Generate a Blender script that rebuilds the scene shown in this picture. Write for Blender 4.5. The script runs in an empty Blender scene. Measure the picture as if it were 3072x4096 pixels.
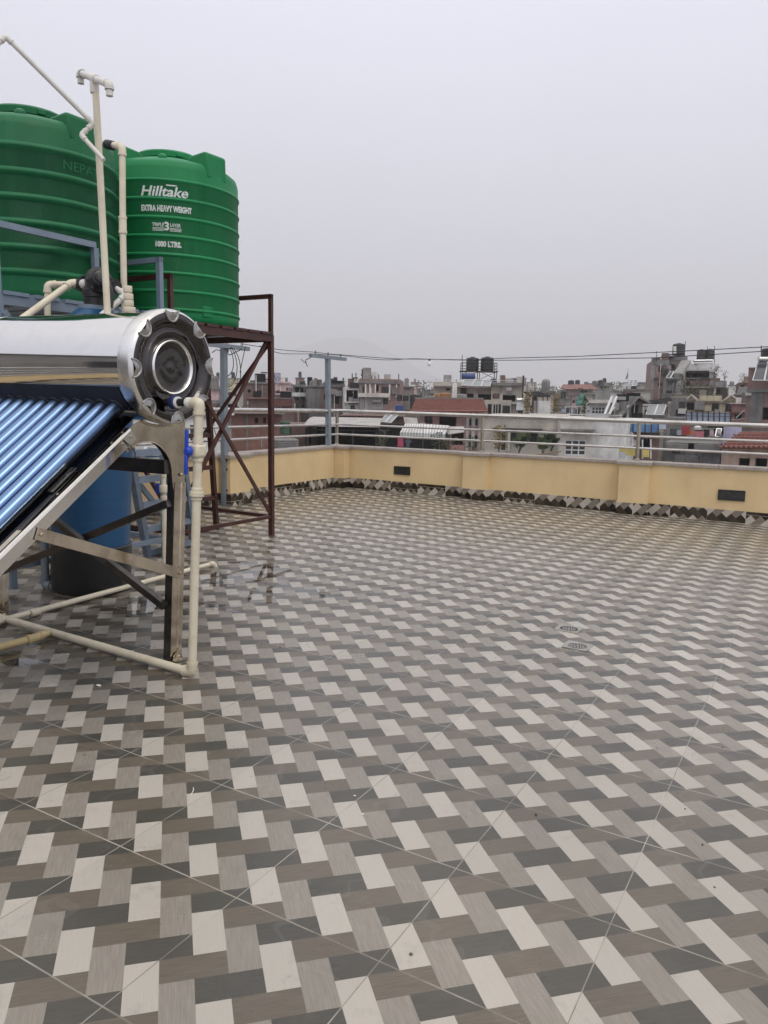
import bpy, math, random
from mathutils import Vector as V, Matrix
rad = math.radians
sc = bpy.context.scene
col = sc.collection
random.seed(7)

# ------------------------------------------------------------------ camera frame
FPX = 3089.5                       # focal length in photo pixels (3072 x 4096)
PITCH, ROLL, HC = -0.1416, rad(1.0), 1.2
fw = V((0, math.cos(PITCH), math.sin(PITCH)))
r0 = V((1, 0, 0)); u0 = r0.cross(fw)
RT = r0 * math.cos(ROLL) + u0 * math.sin(ROLL)
UP = u0 * math.cos(ROLL) - r0 * math.sin(ROLL)
CAM = V((0, 0, HC))
N = V((0.0193498, -0.0000267, 0.9998128))   # the roof falls gently to the right, towards its drains

def ray(x, y):
    return RT * ((x - 1536) / FPX) + UP * (-(y - 2048) / FPX) + fw
def op(x, y, P, n):
    d = ray(x, y); return CAM + d * ((P - CAM).dot(n) / d.dot(n))
def fl(x, y, h=0.0):
    d = ray(x, y); return CAM + d * ((h - HC) / d.dot(N))
def dp(x, y, Y):
    d = ray(x, y); return CAM + d * (Y / d.y)
def zfl(x, y):
    return HC - (HC + N.x * x + N.y * y) / N.z

cam_d = bpy.data.cameras.new('camera'); cam = bpy.data.objects.new('camera', cam_d); col.objects.link(cam)
cam_d.sensor_fit = 'VERTICAL'; cam_d.sensor_height = 24.0; cam_d.lens = FPX / 4096 * 24.0
cam_d.clip_start = 0.05; cam_d.clip_end = 9000
cam.matrix_world = Matrix(((RT.x, UP.x, -fw.x, 0), (RT.y, UP.y, -fw.y, 0), (RT.z, UP.z, -fw.z, HC), (0, 0, 0, 1)))
sc.camera = cam

# ------------------------------------------------------------------ node helper
class NT:
    def __init__(s, tree): s.t = tree; s.n = tree.nodes; s.l = tree.links
    def node(s, typ, **kw):
        n = s.n.new(typ)
        for k, v in kw.items(): setattr(n, k, v)
        return n
    def put(s, sock, v):
        if v is None: return
        if hasattr(v, 'is_output'): s.l.new(v, sock)
        else:
            if sock.type == 'RGBA': v = (v, v, v, 1) if isinstance(v, (int, float)) else (*v, 1) if len(v) == 3 else v
            sock.default_value = v
    def m(s, o, a, b=None, c=None):
        n = s.node('ShaderNodeMath', operation=o)
        for i, x in enumerate((a, b, c)): s.put(n.inputs[i], x)
        return n.outputs[0]
    def vm(s, o, a, b=None):
        n = s.node('ShaderNodeVectorMath', operation=o)
        s.put(n.inputs[0], a); s.put(n.inputs[1], b)
        return n.outputs['Value'] if o in ('DOT_PRODUCT', 'LENGTH', 'DISTANCE') else n.outputs[0]
    def mix(s, f, a, b, mode='MIX'):
        n = s.node('ShaderNodeMix', data_type='RGBA', blend_type=mode)
        s.put(n.inputs[0], f); s.put(n.inputs[6], a); s.put(n.inputs[7], b)
        return n.outputs[2]
    def noise(s, vec, scale, detail=3, rough=.55):
        n = s.node('ShaderNodeTexNoise')
        s.put(n.inputs['Vector'], vec); n.inputs['Scale'].default_value = scale
        n.inputs['Detail'].default_value = detail; n.inputs['Roughness'].default_value = rough
        return n.outputs[0]
    def rng(s, v, a, b, c=0., d=1., smooth=False):
        n = s.node('ShaderNodeMapRange')
        if smooth: n.interpolation_type = 'SMOOTHSTEP'
        s.put(n.inputs[0], v)
        for i, x in enumerate((a, b, c, d)): s.put(n.inputs[i + 1], x)
        return n.outputs[0]
    def xyz(s, v):
        n = s.node('ShaderNodeSeparateXYZ'); s.put(n.inputs[0], v); return n.outputs
    def comb(s, x, y, z):
        n = s.node('ShaderNodeCombineXYZ')
        for i, q in enumerate((x, y, z)): s.put(n.inputs[i], q)
        return n.outputs[0]
    def bump(s, h, strength=.3, dist=.01):
        n = s.node('ShaderNodeBump'); n.inputs['Strength'].default_value = strength
        n.inputs['Distance'].default_value = dist; s.put(n.inputs['Height'], h); return n.outputs[0]

def newmat(name):
    m = bpy.data.materials.new(name); m.use_nodes = True
    t = NT(m.node_tree); bs = m.node_tree.nodes['Principled BSDF']
    return m, t, bs
MATS = {}
def mat(name, c, rough=.6, metal=0., var=.12, vs=4., dirt=None, damt=0., dscale=2.5, streak=0., bump=0., bs=60., coat=0., spec=None):
    """plain weathered surface: colour with soft variation, dirt of its own shape and rain streaks"""
    if name in MATS: return MATS[name]
    m, t, b = newmat(name)
    pos = t.node('ShaderNodeNewGeometry').outputs['Position']
    n1 = t.noise(pos, vs, 4)
    k = t.rng(n1, .25, .75, 1 - var, 1 + var)
    cc = t.mix(1., c, t.comb(k, k, k), 'MULTIPLY')
    if damt > 0:
        d = t.rng(t.noise(pos, dscale, 6, .65), .48, .72, 0., damt)
        cc = t.mix(d, cc, dirt or (.08, .07, .06))
    if streak > 0:
        o = t.xyz(pos)
        v2 = t.comb(t.m('MULTIPLY', o[0], 3.), t.m('MULTIPLY', o[1], 3.), t.m('MULTIPLY', o[2], .35))
        d = t.rng(t.noise(v2, 1.6, 5, .6), .5, .75, 0., streak)
        cc = t.mix(d, cc, dirt or (.07, .065, .06))
    t.put(b.inputs['Base Color'], cc)
    r = t.rng(t.noise(pos, vs * 3, 3), .3, .7, max(.02, rough * .85), min(1, rough * 1.15))
    t.put(b.inputs['Roughness'], r); b.inputs['Metallic'].default_value = metal
    if coat: b.inputs['Coat Weight'].default_value = coat; b.inputs['Coat Roughness'].default_value = .08
    if spec is not None: b.inputs['Specular IOR Level'].default_value = spec
    if bump: t.put(b.inputs['Normal'], t.bump(t.noise(pos, bs, 4), bump, .01))
    MATS[name] = m
    return m

# ------------------------------------------------------------------ mesh helper
OFF = {}
class MB:
    def __init__(s): s.v = []; s.f = []; s.mi = []; s.cur = 0
    def add(s, vs, fs):
        o = len(s.v); s.v += [V(x) for x in vs]
        for f in fs: s.f.append([i + o for i in f]); s.mi.append(s.cur)
        return s
    def box(s, c, size, ax=None):
        X, Y, Z = ax or (V((1, 0, 0)), V((0, 1, 0)), V((0, 0, 1)))
        c = V(c); a, b, d = size[0] / 2, size[1] / 2, size[2] / 2
        vs = [c + X * (i * a) + Y * (j * b) + Z * (k * d) for i in (-1, 1) for j in (-1, 1) for k in (-1, 1)]
        return s.add(vs, [(0, 1, 3, 2), (4, 6, 7, 5), (0, 4, 5, 1), (2, 3, 7, 6), (0, 2, 6, 4), (1, 5, 7, 3)])
    def beam(s, p, q, w, h, up=(0, 0, 1)):
        p, q = V(p), V(q); d = (q - p); L = d.length; d.normalize()
        u = V(up); x = d.cross(u)
        if x.length < 1e-4: x = d.cross(V((1, 0, 0)))
        x.normalize(); z = x.cross(d)
        return s.box((p + q) / 2, (w, L, h), (x, d, z))
    def tube(s, pts, r, n=12, cap=True):
        pts = [V(p) for p in pts]; m = len(pts)
        rs = r if isinstance(r, (list, tuple)) else [r] * m
        T = []
        for i in range(m):
            d = pts[min(i + 1, m - 1)] - pts[max(i - 1, 0)]; T.append(d.normalized())
        ref = V((0, 0, 1)) if abs(T[0].z) < .9 else V((1, 0, 0))
        x = T[0].cross(ref).normalized(); vs = []
        for i in range(m):
            x = (x - T[i] * x.dot(T[i])).normalized(); y = T[i].cross(x)
            for k in range(n):
                a = 2 * math.pi * k / n
                vs.append(pts[i] + (x * math.cos(a) + y * math.sin(a)) * rs[i])
        fs = []
        for i in range(m - 1):
            for k in range(n):
                k2 = (k + 1) % n
                fs.append((i * n + k, i * n + k2, (i + 1) * n + k2, (i + 1) * n + k))
        if cap:
            fs.append(tuple(range(n - 1, -1, -1))); fs.append(tuple((m - 1) * n + k for k in range(n)))
        return s.add(vs, fs)
    def lathe(s, prof, c, ax=(0, 0, 1), n=48, x0=None):
        c = V(c); ax = V(ax).normalized()
        x = V(x0) if x0 else ax.cross(V((0, 1, 0)) if abs(ax.y) < .9 else V((1, 0, 0)))
        x = (x - ax * x.dot(ax)).normalized(); y = ax.cross(x)
        vs = []; fs = []; rows = []
        for r, h in prof:
            if r < 1e-6: rows.append([len(vs)]); vs.append(c + ax * h)
            else:
                rows.append(list(range(len(vs), len(vs) + n)))
                vs += [c + ax * h + (x * math.cos(2 * math.pi * k / n) + y * math.sin(2 * math.pi * k / n)) * r for k in range(n)]
        for a, b in zip(rows, rows[1:]):
            for k in range(n):
                k2 = (k + 1) % n
                if len(a) == 1 and len(b) == 1: break
                if len(a) == 1: fs.append((a[0], b[k2], b[k]))
                elif len(b) == 1: fs.append((a[k], a[k2], b[0]))
                else: fs.append((a[k], a[k2], b[k2], b[k]))
        return s.add(vs, fs)
    def prism(s, poly, o, ax, ay, th):
        """polygon in the plane o + x*ax + y*ay, thickened by the vector th"""
        o, ax, ay, th = V(o), V(ax), V(ay), V(th); n = len(poly)
        vs = [o + ax * p[0] + ay * p[1] for p in poly]; vs += [v + th for v in vs]
        fs = [tuple(range(n)), tuple(range(2 * n - 1, n - 1, -1))]
        fs += [(i, i + n, (i + 1) % n + n, (i + 1) % n) for i in range(n)]
        return s.add(vs, fs)
    def quad(s, *p): return s.add(p, [tuple(range(len(p)))])
    def ball(s, c, r, n=10, m=6, sx=(1, 1, 1)):
        vs = []; fs = []; c = V(c)
        for i in range(m + 1):
            t = math.pi * i / m
            for k in range(n):
                a = 2 * math.pi * k / n
                vs.append(c + V((r * sx[0] * math.sin(t) * math.cos(a), r * sx[1] * math.sin(t) * math.sin(a), r * sx[2] * math.cos(t))))
        for i in range(m):
            for k in range(n): fs.append((i * n + k, (i + 1) * n + k, (i + 1) * n + (k + 1) % n, i * n + (k + 1) % n))
        return s.add(vs, fs)
    def build(s, name, m, parent=None, loc=None, smooth=True, angle=35, bevel=0.):
        off = OFF[parent.name] if parent else (V(loc) if loc is not None else V((0, 0, 0)))
        me = bpy.data.meshes.new(name)
        me.from_pydata([tuple(v - off) for v in s.v], [], s.f)
        ms = m if isinstance(m, (list, tuple)) else [m]
        for k in ms: me.materials.append(k)
        if len(ms) > 1: me.polygons.foreach_set('material_index', s.mi)
        me.update()
        if smooth:
            me.polygons.foreach_set('use_smooth', [True] * len(me.polygons))
            me.set_sharp_from_angle(angle=rad(angle))
        o = bpy.data.objects.new(name, me); col.objects.link(o)
        if parent: o.parent = parent
        else: o.location = off
        OFF[o.name] = off
        if bevel:
            b = o.modifiers.new('bevel', 'BEVEL'); b.width = bevel; b.segments = 2; b.limit_method = 'ANGLE'
        return o

def thing(name, label, cat, loc, group=None):
    o = bpy.data.objects.new(name, None); col.objects.link(o); o.location = V(loc); o.empty_display_size = .1
    OFF[o.name] = V(loc); return tag(o, label, cat, group)
def tag(o, label, cat, group=None):
    o['label'] = label; o['category'] = cat
    if group: o['group'] = group
    return o
def struct(o): o['kind'] = 'structure'; return o
def fillet(pts, rr, n=5):
    pts = [V(p) for p in pts]; out = [pts[0]]
    for i in range(1, len(pts) - 1):
        a, b, c = pts[i - 1], pts[i], pts[i + 1]
        da = (a - b); db = (c - b); k = min(rr, da.length * .49, db.length * .49)
        p, q = b + da.normalized() * k, b + db.normalized() * k
        for j in range(n + 1):
            t = j / n; out.append(p * (1 - t) ** 2 + b * 2 * t * (1 - t) + q * t * t)
    out.append(pts[-1]); return out
def pvc(parent, pts, r, m, elbows=None, pname='pipe', collar=2.6):
    """plastic pipe: one part per straight length, one elbow part per corner"""
    pts = [V(p) for p in pts]
    for i in range(len(pts) - 1):
        MB().tube([pts[i], pts[i + 1]], r, 14).build(pname, m, parent)
    for i in range(1, len(pts) - 1):
        a = (pts[i - 1] - pts[i]).normalized(); c = (pts[i + 1] - pts[i]).normalized()
        la = min(r * collar, (pts[i - 1] - pts[i]).length * .45); lc = min(r * collar, (pts[i + 1] - pts[i]).length * .45)
        path = fillet([pts[i] + a * la, pts[i], pts[i] + c * lc], r * 1.3, 6)
        mb = MB().tube(path, r * 1.2, 14)
        for e, d, l in ((path[0], a, la), (path[-1], c, lc)): mb.tube([e - d * r * .8, e], r * 1.32, 14)
        mb.build('elbow', m, parent)
def collar_on(parent, p, d, r, L, m, name='coupling'):
    d = V(d).normalized(); p = V(p)
    return MB().tube([p - d * L / 2, p - d * L * .42, p + d * L * .42, p + d * L / 2], [r * .96, r, r, r * .96], 16).build(name, m, parent)

SKY_H, SKY_M, SKY_Z, HAZE = (6.8, 6.85, 7.7), (9.75, 9.9, 11.3), (14.6, 14.0, 13.2), .00065
# ------------------------------------------------------------------ world and light
w = bpy.data.worlds.new('World'); sc.world = w; w.use_nodes = True
t = NT(w.node_tree); bg = w.node_tree.nodes['Background']
sky = t.node('ShaderNodeTexSky', sky_type='NISHITA', sun_disc=False, sun_elevation=rad(58), sun_rotation=rad(150), dust_density=4., air_density=1.5)
dz = t.xyz(t.node('ShaderNodeTexCoord').outputs['Generated'])[2]
f = t.rng(dz, -.02, 1., 0., 1.)
f = t.m('POWER', f, .85)
cloud = t.noise(t.node('ShaderNodeTexCoord').outputs['Generated'], 1.6, 3, .5)
ck = t.rng(cloud, .3, .7, .96, 1.04)
ov = t.mix(t.rng(f, 0., .52), SKY_H, SKY_M)
ov = t.mix(t.rng(f, .52, 1.), ov, SKY_Z)
ov = t.mix(1., ov, t.comb(ck, ck, ck), 'MULTIPLY')
t.put(bg.inputs['Color'], t.mix(.93, sky.outputs[0], ov))
bg.inputs['Strength'].default_value = .1
sd = bpy.data.lights.new('sun', 'SUN'); sd.energy = .9; sd.angle = rad(25); sd.color = (1, .96, .9)
so = bpy.data.objects.new('sun', sd); col.objects.link(so)
az, el = rad(150), rad(58)      # high behind the camera's right shoulder, through the cloud
sv = V((math.sin(az) * math.cos(el), math.cos(az) * math.cos(el), math.sin(el)))
so.rotation_euler = sv.to_track_quat('Z', 'Y').to_euler()
sc.view_settings.view_transform = 'Standard'; sc.view_settings.look = 'None'; sc.view_settings.exposure = 0; sc.view_settings.gamma = 1
sc.view_settings.use_curve_mapping = False
sc.cycles.max_bounces = 6; sc.cycles.diffuse_bounces = 3; sc.cycles.glossy_bounces = 3; sc.cycles.transmission_bounces = 4
sc.cycles.volume_bounces = 1; sc.cycles.sample_clamp_indirect = 6
sc.cycles.use_denoising = True
# ------------------------------------------------------------------ materials of the roof terrace
T = 0.4
E1 = V((0.347843, -0.197382, -0.006737)); E2 = V((-0.197346, -0.347908, 0.003810)); T00 = V((-0.29373, 2.60991, 0.00553))
A = V((E1.x, E1.y, 0)).normalized(); B = V((A.y, -A.x, 0)); Z = V((0, 0, 1))

def plank_masks(t, u, v):
    p = t.m('ADD', u, v); q = t.m('SUBTRACT', v, u)
    def rect(p0, wd, q0, h):
        r = None
        for s in (0, 4):
            a = t.m('LESS_THAN', t.m('FLOORED_MODULO', t.m('SUBTRACT', p, p0 + s), 8.), wd)
            b = t.m('LESS_THAN', t.m('FLOORED_MODULO', t.m('SUBTRACT', q, q0 + s), 8.), h)
            k = t.m('MULTIPLY', a, b); r = k if r is None else t.m('ADD', r, k)
        return r
    return p, q, rect(5, 4, 5, 2), rect(7, 4, 3, 2), rect(3, 2, 3, 4)
def tile_material(name, uv, cols, grout, gw, puddle=None, rough=.30, off=0., spec=.5):
    m, t, b = newmat(name)
    pos = t.node('ShaderNodeNewGeometry').outputs['Position']
    u, v = uv(t, pos)
    p, q, mw, mg, md = plank_masks(t, t.m('ADD', u, off), v)
    g1 = t.noise(t.comb(t.m('MULTIPLY', p, .5), t.m('MULTIPLY', q, 9.), 0.), 1., 4, .65)
    g2 = t.noise(t.comb(t.m('MULTIPLY', p, 9.), t.m('MULTIPLY', q, .5), 3.), 1., 4, .65)
    lw = t.m('ADD', mw, mg)
    grain = t.mix(lw, g2, g1)
    amp = t.m('ADD', .48, t.m('MULTIPLY', mw, -.36))
    gk = t.m('ADD', 1., t.m('MULTIPLY', t.m('SUBTRACT', t.m('MULTIPLY', grain, 2.), 1.), amp))
    c = t.mix(mw, t.mix(mg, t.mix(md, cols[3], cols[2]), cols[1]), cols[0])
    c = t.mix(1., c, t.comb(gk, gk, gk), 'MULTIPLY')
    tid = t.node('ShaderNodeTexWhiteNoise')
    t.put(tid.inputs[0], t.comb(t.m('FLOOR', t.m('DIVIDE', u, 8.)), t.m('FLOOR', t.m('DIVIDE', v, 8.)), 0.))
    k = t.rng(tid.outputs['Value'], 0., 1., .93, 1.06)
    c = t.mix(1., c, t.comb(k, k, k), 'MULTIPLY')
    big = t.noise(pos, .9, 5, .6)
    k = t.rng(big, .3, .7, .87, 1.08)
    c = t.mix(1., c, t.comb(k, k, t.m('MULTIPLY', k, .985)), 'MULTIPLY')
    # scuffs and foot dirt
    sc_ = t.rng(t.noise(pos, 9., 6, .7), .56, .75, 0., .30)
    c = t.mix(sc_, c, (.12, .11, .095))
    # faint tide lines where water dried, and a film of dust
    tl = t.m('LESS_THAN', t.m('ABSOLUTE', t.m('SUBTRACT', t.noise(pos, 1.1, 4, .6), .53)), .006)
    c = t.mix(t.m('MULTIPLY', tl, .045), c, (.5, .47, .42))
    fm = t.rng(t.noise(pos, .45, 6, .65), .45, .68, 0., .26)
    c = t.mix(fm, c, (.19, .165, .13))
    if puddle:   # mottled darker patch on the tiles below the heater, fading outwards
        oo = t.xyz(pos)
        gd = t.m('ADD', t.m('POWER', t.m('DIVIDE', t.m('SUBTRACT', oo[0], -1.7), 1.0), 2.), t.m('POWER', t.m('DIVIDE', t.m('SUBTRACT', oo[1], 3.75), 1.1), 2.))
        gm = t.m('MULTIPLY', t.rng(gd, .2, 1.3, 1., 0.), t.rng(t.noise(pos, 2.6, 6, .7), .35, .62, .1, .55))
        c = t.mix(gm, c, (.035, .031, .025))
    # grout lines
    def line(x, wd):
        dd = t.m('ABSOLUTE', t.m('SUBTRACT', t.m('FLOORED_MODULO', t.m('ADD', x, 4.), 8.), 4.))
        return t.m('LESS_THAN', dd, wd)
    wob = t.m('MULTIPLY', t.m('SUBTRACT', t.noise(pos, 40., 2), .5), .03)
    ln = t.m('MAXIMUM', line(t.m('ADD', u, wob), gw * .75), line(t.m('ADD', v, wob), gw * 1.1))
    gn = t.rng(t.noise(pos, 3.5, 4), .42, .6, 0., 1.)
    gc = t.mix(gn, (grout[0] * .45, grout[1] * .42, grout[2] * .38), grout)
    c = t.mix(t.m('MULTIPLY', ln, .9), c, gc)
    rr = t.m('ADD', rough, t.m('MULTIPLY', t.m('SUBTRACT', t.noise(pos, 5., 5, .6), .5), .22))
    if puddle:
        o = t.xyz(pos)
        fall = None
        for (cx, cy, rx, ry) in puddle:
            d2 = t.m('ADD', t.m('POWER', t.m('DIVIDE', t.m('SUBTRACT', o[0], cx), rx), 2.), t.m('POWER', t.m('DIVIDE', t.m('SUBTRACT', o[1], cy), ry), 2.))
            e = t.rng(d2, .1, 1.2, 1., 0.)
            fall = e if fall is None else t.m('MAXIMUM', fall, e)
        nz = t.noise(t.comb(t.m('MULTIPLY', o[0], 1.), t.m('MULTIPLY', o[1], 2.2), 0.), 3.1, 3, .5)
        wet = t.rng(t.m('ADD', nz, t.m('MULTIPLY', fall, .40)), .75, .84, 0., 1.)
        wet = t.m('MULTIPLY', wet, t.m('GREATER_THAN', fall, .01))
        damp = t.rng(t.m('ADD', nz, t.m('MULTIPLY', fall, .40)), .62, .82, 0., 1.)
        damp = t.m('MULTIPLY', damp, t.m('GREATER_THAN', fall, .01))
        c = t.mix(t.m('MULTIPLY', damp, .42), c, t.mix(1., c, (.45, .42, .38), 'MULTIPLY'))
        rr = t.mix(wet, rr, .015)
        hgt = t.mix(wet, t.m('SUBTRACT', t.m('MULTIPLY', grain, .25), t.m('MULTIPLY', ln, 1.)), .2)
    else:
        hgt = t.m('SUBTRACT', t.m('MULTIPLY', grain, .25), t.m('MULTIPLY', ln, 1.))
    t.put(b.inputs['Base Color'], c); t.put(b.inputs['Roughness'], rr)
    t.put(b.inputs['Normal'], t.bump(hgt, .12, .002)); b.inputs['Specular IOR Level'].default_value = spec
    return m
def floor_uv(t, pos):
    d = t.vm('SUBTRACT', pos, tuple(T00))
    return (t.m('MULTIPLY', t.vm('DOT_PRODUCT', d, tuple(E1)), 8 / .16), t.m('MULTIPLY', t.vm('DOT_PRODUCT', d, tuple(E2)), 8 / .16))
FLOORC = ((.43, .396, .348), (.24, .214, .180), (.062, .058, .047), (.120, .099, .073))
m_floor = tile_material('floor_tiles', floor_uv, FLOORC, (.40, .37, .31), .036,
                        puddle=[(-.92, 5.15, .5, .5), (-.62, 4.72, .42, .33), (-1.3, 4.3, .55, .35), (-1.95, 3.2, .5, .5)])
DR = V((.899, -.438, 0)); DL = V((-.458, -.889, 0)); NR = V((-.438, -.899, 0)); NL = V((.889, -.458, 0))
PC = V((-.630, 10.827, 0))
SKC = ((.50, .45, .385), (.21, .18, .145), (.012, .008, .005), (.042, .028, .017))
def wall_uv(dr):
    def g(t, pos):
        d = t.vm('SUBTRACT', pos, tuple(PC)); o = t.xyz(pos)
        uu = t.m('MULTIPLY', t.vm('DOT_PRODUCT', d, tuple(dr)), 8 / .4); k = t.m('FLOOR', t.m('DIVIDE', uu, 8.))
        wn = t.node('ShaderNodeTexWhiteNoise', noise_dimensions='1D'); t.put(wn.inputs['W'], k)
        return uu, t.m('ADD', t.m('MULTIPLY', t.m('ADD', o[2], t.m('MULTIPLY', o[0], .0194)), 8 / .4), t.m('FLOOR', t.m('MULTIPLY', wn.outputs['Value'], 8.)))
    return g
m_skR = tile_material('skirting_tiles', wall_uv(DR), SKC, (.55, .5, .42), .05, rough=.4, spec=.15)
m_skL = tile_material('skirting_tiles_side', wall_uv(DL), SKC, (.55, .5, .42), .05, rough=.4, off=2., spec=.15)

m_plaster = mat('yellow_plaster', (.72, .542, .295), .85, var=.07, vs=1.2, dirt=(.34, .24, .13), damt=.28, dscale=1.1, streak=.15, bump=.25, bs=90)
m_coping = mat('stone_coping', (.34, .30, .27), .7, var=.3, vs=60, dirt=(.12, .1, .09), damt=.5, dscale=9, bump=.2, bs=150)
m_steel = mat('stainless_steel', (.62, .60, .57), .24, 1., var=.12, vs=14, dirt=(.24, .21, .17), damt=.55, dscale=7)
m_steel_dull = mat('stainless_post', (.40, .36, .29), .38, 1., var=.2, vs=10, dirt=(.16, .12, .08), damt=.6, dscale=6)
m_pvc = mat('cream_plastic_pipe', (.66, .60, .46), .38, var=.07, vs=6, dirt=(.33, .26, .16), damt=.35, dscale=7)
m_pvcw = mat('white_plastic_pipe', (.62, .60, .55), .4, var=.06, vs=6, dirt=(.36, .33, .27), damt=.3, dscale=7)
m_pvcy = mat('yellowed_plastic_pipe', (.55, .43, .22), .4, var=.1, vs=6, dirt=(.26, .18, .09), damt=.4, dscale=7)
m_bluepl = mat('blue_plastic', (.012, .055, .42), .35, var=.08)
m_black = mat('black_plastic', (.012, .012, .013), .33, var=.3, vs=12)
m_rubber = mat('black_rubber', (.012, .012, .02), .55, var=.2)
m_tape = mat('white_thread_tape', (.75, .75, .73), .7)
m_brown = mat('maroon_paint', (.052, .015, .012), .42, var=.25, vs=9, dirt=(.12, .045, .022), damt=.4, dscale=11)
m_gblue = mat('blue_grey_paint', (.175, .225, .285), .45, var=.12, vs=8, dirt=(.12, .12, .12), damt=.35, dscale=12)
m_postgrey = mat('grey_paint', (.20, .235, .27), .45, var=.12, vs=9, dirt=(.13, .12, .1), damt=.35, dscale=12)
m_dark_iron = mat('dark_iron', (.02, .018, .017), .5, .3, var=.3)
m_chrome = mat('polished_steel', (.74, .73, .71), .06, 1., var=.04, vs=5, dirt=(.45, .42, .36), damt=.22, dscale=5)
m_cap = mat('smoked_chrome', (.08, .075, .073), .1, 1., var=.25, vs=6, dirt=(.16, .14, .12), damt=.4, dscale=5, bump=.5, bs=7)
m_capring = mat('bright_steel_ring', (.82, .81, .79), .16, 1., var=.06)
m_frame = mat('frame_steel', (.58, .51, .40), .16, 1., var=.15, vs=12, dirt=(.19, .14, .085), damt=.6, dscale=9)
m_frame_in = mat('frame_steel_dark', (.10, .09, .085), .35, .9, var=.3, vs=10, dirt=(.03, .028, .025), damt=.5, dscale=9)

m_rail = mat('bright_frame_rail', (.70, .67, .61), .14, 1., var=.1, vs=12, dirt=(.30, .25, .17), damt=.3, dscale=12)
m_strip = mat('navy_rubber_strip', (.010, .011, .020), .6, var=.25)
def green_plastic(name, c, dust, damt):
    m, t, b = newmat(name)
    g = t.node('ShaderNodeNewGeometry'); pos = g.outputs['Position']
    k = t.rng(t.noise(pos, 2.2, 5), .3, .7, .86, 1.12)
    c_ = t.mix(1., c, t.comb(k, k, k), 'MULTIPLY')
    o = t.xyz(pos)
    st = t.noise(t.comb(t.m('MULTIPLY', o[0], 14.), t.m('MULTIPLY', o[1], 14.), t.m('MULTIPLY', o[2], .6)), 1., 4, .6)
    c_ = t.mix(t.rng(st, .5, .8, 0., .10), c_, dust)
    nz = t.xyz(g.outputs['Normal'])[2]
    settle = t.m('MULTIPLY', t.rng(nz, .45, .95, 0., damt), t.rng(t.noise(pos, 6., 5), .25, .7, .6, 1.))   # dust lying on the upper faces
    c_ = t.mix(settle, c_, dust)
    t.put(b.inputs['Base Color'], c_)
    t.put(b.inputs['Roughness'], t.rng(t.noise(pos, 5., 4), .3, .7, .42, .58)); b.inputs['Specular IOR Level'].default_value = .32
    t.put(b.inputs['Normal'], t.bump(t.noise(pos, 55., 4, .65), .18, .01))
    return m
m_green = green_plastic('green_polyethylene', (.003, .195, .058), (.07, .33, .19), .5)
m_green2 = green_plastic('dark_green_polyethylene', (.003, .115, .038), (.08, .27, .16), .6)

m_label, tt, b_ = newmat('white_stencil_paint')
pos = tt.node('ShaderNodeNewGeometry').outputs['Position']
tt.put(b_.inputs['Base Color'], tt.mix(tt.rng(tt.noise(pos, 60., 4, .7), .55, .66, 0., .8), (.62, .66, .62), (.03, .2, .09)))
b_.inputs['Roughness'].default_value = .6

m_tube, tt, b_ = newmat('blue_vacuum_glass')
pos = tt.node('ShaderNodeNewGeometry').outputs['Position']
tt.put(b_.inputs['Base Color'], tt.mix(tt.noise(pos, 3., 2), (.155, .25, .44), (.205, .305, .49)))
b_.inputs['Metallic'].default_value = 1.; b_.inputs['Roughness'].default_value = .33

m_vessel, tt, b_ = newmat('blue_wound_fibre')
g = tt.node('ShaderNodeNewGeometry'); o = tt.xyz(g.outputs['Position'])
nn = tt.noise(tt.comb(tt.m('MULTIPLY', o[0], 2.), tt.m('MULTIPLY', o[1], 2.), tt.m('MULTIPLY', o[2], 90.)), 1., 4, .7)
tt.put(b_.inputs['Base Color'], tt.mix(nn, (.003, .045, .13), (.012, .09, .20)))
b_.inputs['Roughness'].default_value = .34
tt.put(b_.inputs['Normal'], tt.bump(nn, .3, .004))

# ------------------------------------------------------------------ roof floor
LW = PC + DL * 9.5; RW = PC + DR * 8.5          # far ends of the two inner wall lines
def onfloor(p, h=0.): return V((p.x, p.y, zfl(p.x, p.y) + h))
mb = MB()
poly = [PC, LW, V((LW.x, -4.5, 0)), V((RW.x, -4.5, 0)), RW]
poly2 = [p + (NR * -.16 if i in (0, 4) else V((0, 0, 0))) + (NL * -.16 if i in (0, 1) else V((0, 0, 0))) for i, p in enumerate(poly)]
mb.prism([(p.x, p.y) for p in poly2], (0, 0, 0), (1, 0, -N.x), (0, 1, 0), (0, 0, -.25))
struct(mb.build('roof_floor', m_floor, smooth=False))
mb = MB(); mb.prism([(p.x, p.y) for p in poly2], (0, 0, -.4), (1, 0, 0), (0, 1, 0), (0, 0, -9.6))
o = mb.build('house_below', m_plaster, smooth=False)
tag(o, 'yellow plastered house whose flat tiled roof terrace is underfoot', 'house')

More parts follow.
